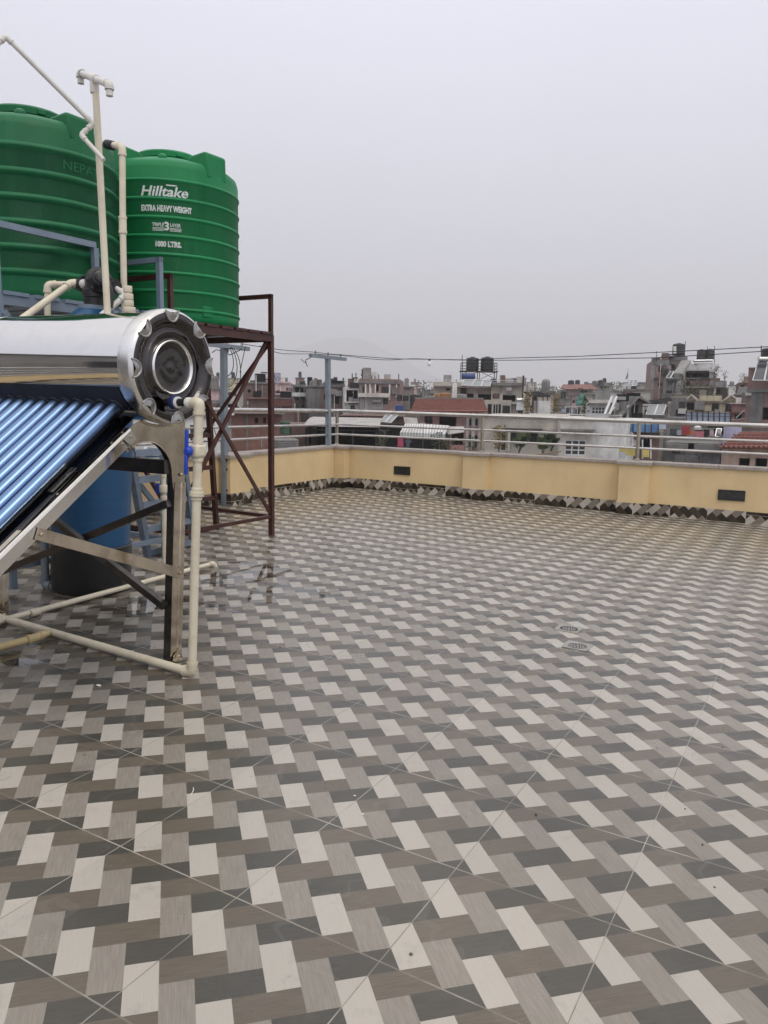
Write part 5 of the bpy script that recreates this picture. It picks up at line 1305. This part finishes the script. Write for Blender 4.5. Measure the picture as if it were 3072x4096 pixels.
# gazebo
t_ = thing('gazebo', 'small gazebo with a dark sloping sheet roof on thin posts', 'gazebo', dp(2150, 1660, 58))
mb = MB(); ps = [dp(2096, 1566, 59), dp(2160, 1566, 61), dp(2202, 1582, 61), dp(2118, 1583, 57.5)]; mb.add(ps + [p - Z * .1 for p in ps], [(0, 1, 2, 3), (7, 6, 5, 4), (0, 4, 5, 1), (1, 5, 6, 2), (2, 6, 7, 3), (3, 7, 4, 0)]); mb.build('roof', c_black, t_, smooth=False)
for x, Y_ in ((2131, 58), (2148, 58), (2172, 60.5), (2190, 60.5)): MB().beam(dp(x, 1580, Y_), dp(x, 1665, Y_), .07, .07, V((0, 1, 0))).build('post', c_iron, t_, smooth=False)
house('small white roof hut beside the gazebo', 57, 2156, 2203, 1603, c_white, 8, 3, [], zb=-2.5, name='roof_hut', cat='hut'); house('brick shed behind the gazebo posts', 60, 2128, 2150, 1586, c_brickd, 0, 3, [], name='shed', cat='shed')
for i, (x, y, h, wd, mm, lab) in enumerate(((2110, 1660, 1.6, 1.0, c_leafy, 'dry yellowish shrub left of the gazebo post'), (2220, 1662, 1.5, 1.0, c_leafy, 'dry yellowish bamboo shrub right of the white roof hut'), (2335, 1664, 1.4, 1.0, c_leafd, 'dark creeper below the green netting'))): plant(lab, x, y, 54, h, wd, mm, 220, i + 40)
a = dp(2070, 1600, 61); tg_ = thing('solar_heater', 'solar heater barrel shining white beside the beige wing', 'solar heater', a); MB().tube([dp(2066, 1600, 59), dp(2112, 1600, 59)], .16, 14).build('tank', c_silver, tg_)
mb = MB(); p_ = [dp(2068, 1606, 58.9), dp(2112, 1606, 58.9), dp(2108, 1640, 57.5), dp(2064, 1640, 57.5)]; mb.add(p_ + [q - Z * .06 for q in p_], [(0, 1, 2, 3), (7, 6, 5, 4)]); mb.build('tubes', c_pvl, tg_, smooth=False)

# pink villa far, netting, white pavilion
t_, F, b = house('faded pink villa with a low pale red roof and water tanks on top', 130, 2255, 2372, 1553, c_pinkl, 3, 10, [(2325, 1560, 2348, 1570, 'o'), (2290, 1600, 2300, 1612, 'w')], [(2252, 1578, 2380, 1583, .6, c_pinkl, 'cornice'), (2240, 1584, 2268, 1590, .5, c_white, 'balcony')])
slope_roof(t_, F, 2240, 2393, 1554, 2253, 2362, 1537, 1.5, 4., c_terra2)
for i, (x0, x1, y0) in enumerate(((2272, 2296, 1521), (2300, 2319, 1520), (2336, 2353, 1527), (2368, 2390, 1523))): tank('dark water tank on the pink villa roof, %s from the left' % ('first', 'second', 'third', 'fourth')[i], x0, x1, y0, 1540, 134, c_tankb if i < 2 else c_concd, 'tanks on the pink villa')
house('grey roof block with a black tank right of the pink villa', 140, 2390, 2446, 1532, c_conc, -3, 8, [(2400, 1545, 2412, 1556, 'o')], [(2388, 1530, 2448, 1544, .2, c_concd, 'parapet')]); tank('black tank on the grey roof block', 2391, 2413, 1520, 1545, 138, c_tankb)
a = dp(2303, 1622, 66); mb = MB(); r = random.Random(9); n_ = 8; vs = []
for i in range(n_ + 1):
    for j in range(6): p_ = dp(2303 + 50 * i / n_, 1620 - 44 * math.sin(math.pi * (.12 + .8 * i / n_)) * (j / 5) - (2 if j else 0), 66 + j * .3 + r.uniform(-.1, .1)); vs.append(p_)
mb.add(vs, [(i * 6 + j, (i + 1) * 6 + j, (i + 1) * 6 + j + 1, i * 6 + j + 1) for i in range(n_) for j in range(5)]); o = mb.build('shade_net', c_net, loc=a); md_ = o.modifiers.new('thick', 'SOLIDIFY'); md_.thickness = .05
tag(o, 'sagging green shade net below the pink villa', 'net')
t_, F, b = house('white pavilion house with a paned window band under a flat ledge', 60, 2354, 2442, 1604, c_white, 3, 6, [(2367, 1626, 2420, 1657, 'W', 4, 2)], [(2350, 1598, 2440, 1614, .4, c_beige2, 'roof_slab'), (2356, 1586, 2440, 1590, .2, c_conc, 'rail')])
for i in range(3):
    xa, ya, xb_, yb_ = ((2448, 1586, 2418, 1658), (2467, 1586, 2438, 1658), (2456, 1630, 2436, 1656))[i]; o = MB().beam(dp(xa, ya, 57), dp(xb_, yb_, 56), .16, .06); tag(o.build('stair_stringer', c_framew, loc=dp(xb_, yb_, 56), smooth=False), ('white sloping stair beam by the pavilion house, left of three', 'white sloping stair beam by the pavilion house, right of three', 'short white sloping stair beam between the long ones')[i], 'stair beam', 'white stair beams')
house('dark brick wall with white block right of the stair beams', 62, 2440, 2520, 1612, c_brickd, -4, 5, [], [(2458, 1610, 2476, 1662, .1, c_white, 'wall_panel'), (2465, 1586, 2503, 1600, .3, c_tin, 'roof_slab')])
t_, F, b = house('grey gabled shed roof house with a black doorway', 56, 2500, 2572, 1606, c_concd, 5, 6, [(2526, 1620, 2552, 1654, 'o')], [(2508, 1620, 2514, 1672, .15, c_white, 'pillar')])
mb = MB(); 
for (xa, ya), (xb_, yb_) in (((2486, 1664), (2554, 1588)), ((2554, 1588), (2600, 1612))): p_, q_ = op(xa, ya, F.C + F.n * .3, F.n), op(xb_, yb_, F.C + F.n * .3, F.n); mb.beam((p_ - F.n * 2.), (q_ - F.n * 2.), 4.6, .12)
mb.build('roof', c_concd, t_, smooth=False)
house('block with stair head and tilted solar panels behind the gabled house', 95, 2494, 2584, 1562, c_conc, 2, 8, [(2560, 1568, 2580, 1580, 'o')], [(2492, 1556, 2586, 1564, .3, c_concd, 'roof_slab'), (2515, 1567, 2558, 1588, .1, c_white, 'wall_panel')])
panel('pair of dark solar panels tilted on the stair head block', ((2518, 1522), (2550, 1522), (2546, 1544), (2514, 1543)), 95, c_pvl, .9, split=2); tank('black tank under the tilted panels on the stair head block', 2528, 2562, 1540, 1558, 97, c_tankb)
house('pale far block behind the tilted panels', 170, 2495, 2600, 1532, c_white, 4, 8, [], para=1)
pole('flag mast in the middle of the skyline', 2512, 1474, 1560, 100, .05, c_ironw)
fg = MB(); a = dp(2511, 1490, 100); pts_ = [dp(2511, 1488, 100), dp(2512, 1505, 100), dp(2505, 1518, 100.2), dp(2502, 1517, 100.3), dp(2507, 1502, 100.1)]; fg.add(pts_ + [p + V((0, .04, 0)) for p in pts_], [(0, 1, 2, 3, 4), (9, 8, 7, 6, 5)] + [(i, i + 5, (i + 1) % 5 + 5, (i + 1) % 5) for i in range(5)])
tag(fg.build('flag', c_iron, loc=a, smooth=False), 'limp dark flag hanging from the mast in the skyline', 'flag')
panel('grey double solar collector leaning at the foot of the brick tower', ((2597, 1620), (2665, 1622), (2650, 1660), (2583, 1658)), 55, c_pvl, .8, split=2)
panel('blue tarpaulin fence with dark posts under the top rail', ((2493, 1694), (2634, 1698), (2634, 1730), (2491, 1726)), 44, c_bluet, .05, False, 'tarpaulin', 'tarpaulin'); panel('short pale blue tarpaulin right of the long one', ((2636, 1697), (2664, 1698), (2664, 1717), (2636, 1716)), 44, c_bluef, .05, False, 'tarpaulin', 'tarpaulin')
for x in (2532, 2581, 2606, 2633): pole('dark post of the blue tarpaulin fence', x, 1694, 1732, 43.9, .035, c_iron, group='posts of the tarpaulin fence')
house('low brick wall below the blue tarpaulin', 45, 2480, 2640, 1726, c_brickd, 2, 5, [(2560, 1755, 2600, 1790, 'o')], [(2478, 1724, 2660, 1731, .3, c_concd, 'roof_slab')])
panel('yellow boarded panel in the yard left of the railing post', ((2479, 1793), (2541, 1795), (2541, 1823), (2477, 1821)), 38, c_yel, .02, False, 'board', 'yellow_board'); panel('yellow boarded panel in the yard right of the railing post', ((2571, 1797), (2597, 1798), (2597, 1829), (2570, 1828)), 38, c_yel, .02, False, 'board', 'yellow_board')
for x, y0 in ((2530, 1757), (2570, 1758), (2603, 1757)): pole('white upright pipe in the yard below the tarpaulin', x, y0, 1835, 38.4, .035, c_ironw, group='white pipes in the yard')
a = dp(2534, 1772, 41); tag(MB().lathe([(.0, 0), (.1, .012), (.17, .04), (.2, .075), (.17, .05), (.1, .022), (0, .012)], a, V((-.2, -1, .5)), 20).build('satellite_dish', c_conc, loc=a), 'grey satellite dish before the low brick wall', 'satellite dish')
garment('white and black bundle heaped at the white house corner', 2478, 1808, 2502, 1836, 37, (.35, .36, .38))

# brick tower and its neighbours
t_, F, b = house('tall narrow brick tower house with plaster bands', 80, 2606, 2676, 1444, c_brickp, 5, 7, [(2633, 1467, 2653, 1488, 'w', 2, 1), (2630, 1531, 2648, 1544, 'w'), (2612, 1600, 2630, 1625, 'o')], [(2606, 1440, 2676, 1462, .08, c_concd, 'band'), (2606, 1432, 2614, 1446, .1, c_concd, 'parapet'), (2604, 1462, 2611, 1600, .08, c_conc, 'pillar'), (2668, 1462, 2676, 1600, .08, c_conc, 'pillar')])
house('plain concrete upper storey joined to the brick tower', 81, 2676, 2740, 1430, c_conc, -3, 6, [], [(2674, 1427, 2750, 1440, .15, c_concd, 'parapet'), (2646, 1424, 2702, 1430, .5, c_conc, 'roof_slab')])
tank('black tank topping the brick tower, largest against the sky', 2690, 2737, 1374, 1416, 82, c_tankb); tstand('short legs under the black tank on the brick tower', 2694, 2734, 1416, 1430, 82, c_iron)
o = MB().beam(dp(2699, 1414, 80.5), dp(2699, 1385, 80.5), .26, .2, V((0, 1, 0))); tag(o.build('float_box', c_framew, loc=dp(2699, 1414, 80.5), smooth=False), 'white upright box before the black tower tank', 'box')
pole('thin rod on the left edge of the brick tower', 2626, 1405, 1445, 80, .03); pole('thin rod right of the tower tank', 2738, 1365, 1430, 82, .03, None, 2742)
panel('dark solar panel pair on the concrete block right of the brick tower', ((2682, 1486), (2708, 1487), (2700, 1512), (2664, 1511)), 77, c_pv, .8, split=2)
house('grey stained house stepping down right of the brick tower', 76, 2662, 2720, 1515, c_concd, 4, 6, [(2665, 1562, 2690, 1584, 'w'), (2672, 1522, 2694, 1540, 'n')], [(2656, 1512, 2724, 1518, .3, c_concd, 'roof_slab')])
mb = MB(); mb.beam(dp(2745, 1446, 79), dp(2712, 1500, 77), .9, .3); tag(mb.build('stair_flight', c_conc, loc=dp(2712, 1500, 77), smooth=False), 'concrete stair parapet slanting down from the tower', 'stair')
t_, F, b = house('dark fronted house with a white roof balcony and black tanks', 84, 2728, 2846, 1486, c_concd, -4, 8, [(2734, 1490, 2838, 1512, 'o'), (2760, 1522, 2782, 1545, 'n'), (2790, 1520, 2838, 1548, 'o')],
      [(2750, 1458, 2876, 1484, 1.0, c_white, 'balcony'), (2752, 1484, 2836, 1490, .6, c_concd, 'roof_slab'), (2838, 1486, 2848, 1520, .2, c_white, 'pillar'), (2720, 1511, 2850, 1517, .5, c_conc, 'balcony')])
tank('black tank on the white balconied house, left one', 2787, 2820, 1398, 1438, 86, c_tankb, 'black tanks on the balconied house'); tank('black tank on the white balconied house, right one', 2821, 2854, 1397, 1438, 86, c_tankb, 'black tanks on the balconied house')
a = dp(2775, 1447, 83.5); tg_ = thing('solar_heater', 'white solar heater barrel under the two black tanks', 'solar heater', a); MB().tube([dp(2775, 1444, 83.5), dp(2850, 1442, 83.5)], .14, 12).build('tank', c_silver, tg_); MB().beam(dp(2778, 1456, 83.4), dp(2848, 1456, 83.4), .5, .08).build('cradle', c_iron, tg_)
pole('tall thin rod right of the black tanks', 2858, 1382, 1460, 84, .03); pole('short thin rod above the black tanks', 2830, 1386, 1400, 84, .025)
house('patched brick terrace house under the white balcony', 74, 2710, 2906, 1522, c_brickd, 3, 8, [(2790, 1560, 2815, 1577, 'o'), (2866, 1556, 2880, 1576, 'o'), (2745, 1525, 2760, 1545, 'o')],
      [(2838, 1522, 2862, 1552, .2, c_concd, 'wall_panel'), (2862, 1526, 2905, 1550, .3, c_conc, 'balcony'), (2738, 1546, 2838, 1552, .3, c_conc, 'balcony'), (2740, 1552, 2744, 1580, .1, c_conc, 'pillar'), (2856, 1550, 2862, 1580, .1, c_white, 'pillar')])
plant('spindly roof plant on the brick terrace house', 2860, 1524, 72, 1.4, 1.2, c_leafd, 120, 60); plant('second roof plant, right corner of the terrace house', 2898, 1522, 72, .9, .7, c_leafd, 80, 61)
for i, (x, y) in enumerate(((2730, 1560), (2795, 1560), (2845, 1580), (2760, 1570), (2820, 1600))): plant('dark weedy growth on the stained terraces right of the tower', x, y + 20, 66, 1.2, 1.5, c_leafd, 160, 70 + i, group='weeds on the terraces')
t_, F, b = house('cream house with small gables and black windows, stained by rain', 62, 2745, 2960, 1600, c_cream, -3, 7, [(2748, 1612, 2785, 1640, 'o'), (2848, 1614, 2874, 1645, 'w', 2, 1), (2902, 1616, 2925, 1648, 'w', 2, 1)],
      [(2800, 1582, 2886, 1604, .15, c_cream, 'parapet'), (2810, 1622, 2845, 1645, .2, c_cream, 'balcony'), (2880, 1605, 2888, 1650, .12, c_cream, 'pillar'), (2744, 1607, 2962, 1611, .3, c_beige2, 'cornice')])
for cx_, w_ in ((2766, 26), (2925, 34)):
    mb = MB(); pa, pb2, pc_ = op(cx_ - w_, 1603, F.C + F.n * .15, F.n), op(cx_ + w_, 1603, F.C + F.n * .15, F.n), op(cx_, 1580, F.C + F.n * .15, F.n)
    mb.add([pa, pb2, pc_, pa - F.n * 2, pb2 - F.n * 2, pc_ - F.n * 2], [(0, 1, 2), (5, 4, 3), (0, 3, 4, 1), (1, 4, 5, 2), (2, 5, 3, 0)]); g_ = mb.build('gable', c_cream, t_, smooth=False)
    mb = MB(); mb.beam(pa + F.n * .05, pc_ + F.n * .05, .3, .12); mb.beam(pc_ + F.n * .05, pb2 + F.n * .05, .3, .12); mb.build('gable_trim', c_beige2, g_, smooth=False)
t_ = thing('sheet_fence', 'pale blue sheet fence divided by thin posts', 'fence', dp(2830, 1690, 50))
a, b_ = dp(2744, 1648, 50), dp(2922, 1652, 50); c, d = dp(2922, 1694, 50), dp(2744, 1690, 50); MB().add([a, b_, c, d] + [q + V((0, .06, 0)) for q in (a, b_, c, d)], [(0, 1, 2, 3), (7, 6, 5, 4), (0, 4, 5, 1)]).build('sheet', c_bluef, t_, smooth=False)
for k in range(9): MB().beam(d.lerp(c, k / 8) + V((0, -.04, -.2)), a.lerp(b_, k / 8) + V((0, -.04, .1)), .05, .05, V((0, 1, 0))).build('post', c_iron, t_, smooth=False)
for f_ in (.05, .35): MB().beam(a.lerp(d, f_) + V((0, -.08, 0)), b_.lerp(c, f_) + V((0, -.08, 0)), .03, .03).build('rail', c_iron, t_, smooth=False)
house('dark wall under the pale blue sheet fence', 51, 2660, 2925, 1672, c_concd, -2, 4, [(2830, 1700, 2890, 1740, 'o')], name='wall', cat='wall'); house('narrow grey house with white bay, left of the cream house', 60, 2700, 2746, 1590, c_concd, 4, 5, [(2716, 1606, 2740, 1634, 'n'), (2705, 1640, 2730, 1660, 'o')], [(2712, 1634, 2744, 1655, .3, c_white, 'balcony')])
house('pink walled terrace right of the cream house', 56, 2922, 3002, 1616, c_pink, -4, 5, [(2940, 1655, 2965, 1680, 'o')], [(2920, 1612, 3004, 1617, .3, c_white, 'rail'), (2918, 1648, 3004, 1656, .3, c_brick, 'cornice')])
house('brown roofed brick house behind the pink terrace', 66, 2945, 3010, 1580, c_brickd, 2, 6, [(2960, 1590, 2975, 1605, 'o')], para=1)
pole('white diagonal pipe railing on the pink terrace', 2944, 1640, 1672, 55, .04, c_ironw, 2978); pole('long white pipe sloping over the pink terrace', 2925, 1672, 1680, 54.5, .05, c_ironw, 3035)
# right edge brick house with big solar panel
t_, F, b = house('grey and pink brick house cut by the right edge of the picture', 50, 2995, 3180, 1475, c_brickp, -3, 6, [(3015, 1640, 3040, 1680, 'o'), (3052, 1630, 3090, 1680, 'o')], [(2990, 1556, 3190, 1570, .4, c_concd, 'balcony'), (2995, 1470, 3180, 1476, .1, c_brick, 'parapet'), (2984, 1570, 3006, 1582, .3, c_beige2, 'ledge'), (3004, 1570, 3046, 1690, .12, c_concd, 'wall_panel')])
panel('large dark solar panel grid on the house at the right edge', ((3032, 1446), (3150, 1448), (3150, 1524), (3010, 1522)), 48.6, c_pv, 1.6, split=3); a = dp(3036, 1436, 49.9); tg_ = thing('solar_heater', 'shiny solar heater barrel above the big panel at the right edge', 'solar heater', a); MB().tube([dp(3034, 1436, 49.9), dp(3160, 1438, 49.9)], .15, 14).build('tank', c_silver, tg_)
tank('dark tank at the extreme right above the shiny barrel', 3048, 3110, 1392, 1426, 53, c_tankb); pole('rod at the right edge crossing the wires', 3045, 1383, 1430, 50, .03)
house('cluttered dark stair head left of the right edge house', 70, 2955, 2998, 1530, c_brickd, 3, 5, [(2962, 1540, 2975, 1560, 'o')], [(2976, 1506, 2992, 1532, .2, c_brickp, 'parapet')]); plant('dark creeper heap on the cluttered stair head', 2970, 1536, 68, .9, 1., c_leafd, 90, 90)
# lower right: laundry, weathered block, red roof
house('weathered grey block with black stains below the laundry', 46, 2660, 2884, 1772, c_concd, -3, 6, [(2752, 1762, 2790, 1800, 'o'), (2690, 1785, 2720, 1815, 'n')], [(2668, 1774, 2752, 1800, .3, c_conc, 'balcony'), (2778, 1776, 2880, 1806, .3, c_conc, 'balcony'), (2700, 1818, 2792, 1850, .2, c_concd, 'ledge')])
house('shadowed house behind the laundry line', 50, 2655, 2900, 1712, c_concd, -2, 5, [(2690, 1715, 2745, 1745, 'o'), (2780, 1720, 2830, 1750, 'o'), (2855, 1704, 2895, 1740, 'o')])
for i, (x0, y0, x1, y1, cc_, sh_, lab) in enumerate(((2682, 1715, 2704, 1742, (.04, .045, .05), 0, 'black garment on the laundry line, leftmost'), (2708, 1718, 2726, 1742, (.25, .26, .28), 0, 'light grey garment on the laundry line'), (2730, 1702, 2760, 1742, (.28, .035, .04), 0, 'red garment on the laundry line'), (2757, 1722, 2772, 1740, (.45, .14, .03), 0, 'orange cloth next to the red garment'), (2777, 1724, 2816, 1750, (.40, .13, .15), 0, 'rose coloured cloth on the laundry line'), (2818, 1718, 2838, 1744, (.012, .012, .014), 0, 'black garment right of the rose cloth'), (2838, 1722, 2855, 1748, (.42, .30, .31), 0, 'pale pink cloth at the right end of the laundry'))): garment(lab, x0, y0, x1, y1, 44.5 + .05 * i, cc_, sh_)
pole('laundry line across the weathered houses', 2660, 1712, 1708, 44.5, .012, c_iron, 2880, name='laundry_line', cat='line')
a = dp(2790, 1718, 45); tag(MB().lathe([(.0, 0), (.2, 0), (.22, .12), (.12, .2), (0, .22)], a, n=16).build('basin', c_framew, loc=a), 'white basin upside down among the laundry', 'basin')
panel('small dark solar panel standing right of the laundry', ((2866, 1716), (2885, 1716), (2880, 1748), (2860, 1746)), 43, c_pv, .3)
house('lilac stained wall left of the scalloped red roof', 42, 2896, 2962, 1706, c_lilac, -3, 5, [], zb=GZ); house('white edged terrace above the red scalloped roof', 43, 2930, 3180, 1704, c_conc, -3, 5, [], [(2925, 1706, 3180, 1713, .4, c_white, 'scalloped_edge')])
t_, F, b = house('peach house with arched windows under a scalloped red roof, lower right', 38, 2890, 3190, 1796, cm('peach_paint', (.50, .36, .29), damt=.15), -3, 7, [(2956, 1832, 2996, 1880, 'o'), (3022, 1832, 3066, 1880, 'o')], [(2884, 1784, 3190, 1800, .5, c_framed, 'eave')])
slope_roof(t_, F, 2880, 3190, 1786, 2966, 3200, 1727, .8, 2.4, c_terra)
mb = MB()
for k in range(15):
    for j in range(5):
        f0 = (k + .5 * (j % 2)) / 15; p_ = op(2884 + 300 * f0 + 15 * j, 1782 - 11.5 * j, F.C + F.n * (.82 - .6 * j), F.n); mb.tube([p_ - V((.14, 0, 0)), p_ + V((0, -.05, -.11)), p_ + V((.14, 0, 0))], .045, 5)
mb.build('scalloped_tiles', c_terra, t_, smooth=False)
# black slope roofs between
for i, (xs, Y_, lab) in enumerate(((((2580, 1604), (2680, 1588), (2690, 1600), (2600, 1618)), 58, 'dark sagging sheet roof at the foot of the brick tower'), (((2430, 1575), (2468, 1578), (2480, 1586), (2440, 1588)), 72, 'dark sheet roof behind the white pavilion house'))): panel(lab, xs, Y_, c_black, 2., False, 'roof', 'sheet_roof')
# solar panel on the neighbour's roof, seen under the solar heater arch
panel('blue solar panel with black fittings on the next roof, seen through the heater arch', ((583, 1797), (652, 1806), (655, 1818), (580, 1815)), 10.5, c_bluet, .6, True)
house('grey roof of the next house beyond the left parapet', 12.5, 440, 700, 1800, c_conc, 20, 4, [])
house('white upper wall of the house beyond the left parapet', 30, 380, 880, 1668, c_white, 12, 5, [(560, 1700, 600, 1760, 'W', 2, 1), (640, 1700, 690, 1760, 'w', 2, 1), (760, 1700, 800, 1770, 'w')], para=1)
# ------------------------------------------------------------------ the rest of the town, row behind row
r = random.Random(21)
kinds = [('red brick', c_brick), ('dark brick', c_brickd), ('pinkish brick', c_brickp), ('grey concrete', c_conc), ('stained concrete', c_concd), ('beige', c_beige), ('white', c_white), ('cream', c_cream), ('light pink', c_pinkl), ('white', c_white), ('beige', c_beige2), ('grey concrete', c_conc), ('pinkish brick', c_brickp)]
def fillhouse(Y, xc, yt, wpx, label, group, wins=True, tanks=0):
    k = r.randrange(len(kinds)); nm, mm = kinds[k]
    x0, x1 = xc - wpx / 2, xc + wpx / 2; holes = []; k1 = FPX / Y
    if wins:
        nf = max(1, int(wpx / (k1 * 2.4)))
        for f_ in range(2):
            for i in range(nf):
                if r.random() < .2: continue
                cx = x0 + wpx * (i + .5) / nf; y0 = yt + k1 * (.9 + 2.9 * f_); holes.append((cx - k1 * .55, y0, cx + k1 * .55, y0 + k1 * 1.25, r.choice('wwWo'), r.choice((1, 2)), 1))
    sl = []
    if r.random() < .6: sl.append((x0 - k1 * .3, yt + k1 * 2.75, x1 + k1 * .3, yt + k1 * 2.95, .7, c_concd, 'balcony'))
    t_, F, b = house(label % nm, Y, x0, x1, yt, mm, r.uniform(-14, 14), r.uniform(6, 9), holes, sl, group=group + ', ' + nm, para=1 if r.random() < .6 else 0)
    u0, u1, zt = b
    if r.random() < .55:      # stair head
        w_ = (u1 - u0) * r.uniform(.3, .5); ua = r.uniform(u0, u1 - w_); h = r.uniform(1.6, 2.4)
        mbox(MB(), F, ua, ua + w_, zt + .15, zt + h, -5.5, -1.8).build('stair_head', mm, t_, smooth=False); mbox(MB(), F, ua - .2, ua + w_ + .2, zt + h, zt + h + .12, -5.7, -1.6).build('roof_slab', c_concd, t_, smooth=False)
        if r.random() < .45:
            c = F.w(ua + w_ / 2, zt + h + .12, -3.5); rr = r.uniform(.32, .44); q = thing('rooftop_tank', 'small %s tank on a %s house of the hazy skyline' % (('black', 'black', 'grey')[k % 3], nm), 'water tank', c, 'tanks of the skyline, ' + nm + (('black', 'black', 'grey')[k % 3]))
            MB().lathe([(0, 0), (rr, 0), (rr, 1.), (rr * .6, 1.2), (0, 1.22)], c, n=14).build('body', (c_tankb, c_tankb, c_concd)[k % 3], q)
    for i in range(r.choice((0, 1, 1, 2))):
        w_ = r.uniform(.8, 2.2); ua = r.uniform(u0, max(u0 + .1, u1 - w_)); d_ = r.uniform(.3, 4.); h = r.uniform(.5, 1.3)
        mbox(MB(), F, ua, ua + w_, zt + .15, zt + h, -d_ - 1.2, -d_).build('roof_shed', r.choice((c_concd, c_white, c_tin, c_brickd, c_conc, c_bluef)), t_, smooth=False)
    n_ = r.choice((0, 0, 1, 2, 3))
    for i in range(n_): p_ = F.w(u0 + (u1 - u0) * r.random(), zt, -r.uniform(.2, 5)); MB().tube([p_, p_ + V((r.uniform(-.1, .1), 0, r.uniform(.7, 2.2)))], .035, 4).build('starter_rod', c_iron, t_)
    if r.random() < .4:
        mb = MB(); mbox(mb, F, u0, u1, zt + .85, zt + .92, -.12, -.05)
        for i in range(6): u_ = u0 + (u1 - u0) * i / 5; mbox(mb, F, u_ - .03, u_ + .03, zt, zt + .85, -.11, -.06)
        mb.build('roof_rail', r.choice((c_ironw, c_iron)), t_, smooth=False)
def near(v, s): return v + r.uniform(-s, s)
x = 560
while x < 3250:                      # second row: just behind the named houses
    wpx = r.uniform(95, 150); fillhouse(near(100, 10), x, near(1592 + (x - 1536) * .017, 14) + (45 if 2180 < x < 2660 else 0), wpx, 'flat roofed %s house crowded behind the nearer roofs', 'houses of the second row'); x += wpx * .8
x = 540
while x < 3250:
    wpx = r.uniform(70, 105); fillhouse(near(160, 18), x, near(1574 + (x - 1536) * .017, 16), wpx, 'hazy flat roofed %s house in the middle of the town', 'houses of the middle town'); x += wpx * .85
x = 520
while x < 3250:
    wpx = r.uniform(45, 75); fillhouse(near(255, 25), x, near(1562 + (x - 1536) * .017, 14), wpx, 'small hazy %s house on the skyline', 'houses of the skyline'); x += wpx * .92
x = 500
while x < 3250:
    wpx = r.uniform(30, 55); fillhouse(near(400, 50), x, near(1558 + (x - 1536) * .017, 12), wpx, 'tiny pale %s house at the hazy edge of the town', 'houses at the edge of the town', False); x += wpx * .95
x = 700
while x < 3200:                      # low roofs right behind the parapet
    wpx = r.uniform(120, 190); fillhouse(near(72, 4), x, near(1648 + (x - 1536) * .017, 8), wpx, 'low %s house squeezed between the near roofs', 'low houses between the roofs'); x += wpx * .95
for i in range(34):
    x = 820 + 2250 * i / 34 + r.uniform(-25, 25); Y = r.uniform(90, 220); plant('dark bushy tree top among the distant roofs', x, 1600 + (x - 1536) * .017, Y, r.uniform(1.8, 3.2), r.uniform(2.5, 4.5), r.choice((c_leafd, c_leafd, c_leaf)), 140, 200 + i, group='tree tops among the roofs')
for i in range(26):
    x = 850 + 2200 * i / 26 + r.uniform(-35, 35); pole('thin antenna mast on the distant skyline', x, r.uniform(1515, 1545) + (x - 1536) * .017, 1575 + (x - 1536) * .017, r.uniform(90, 170), .03, group='antenna masts on the skyline')
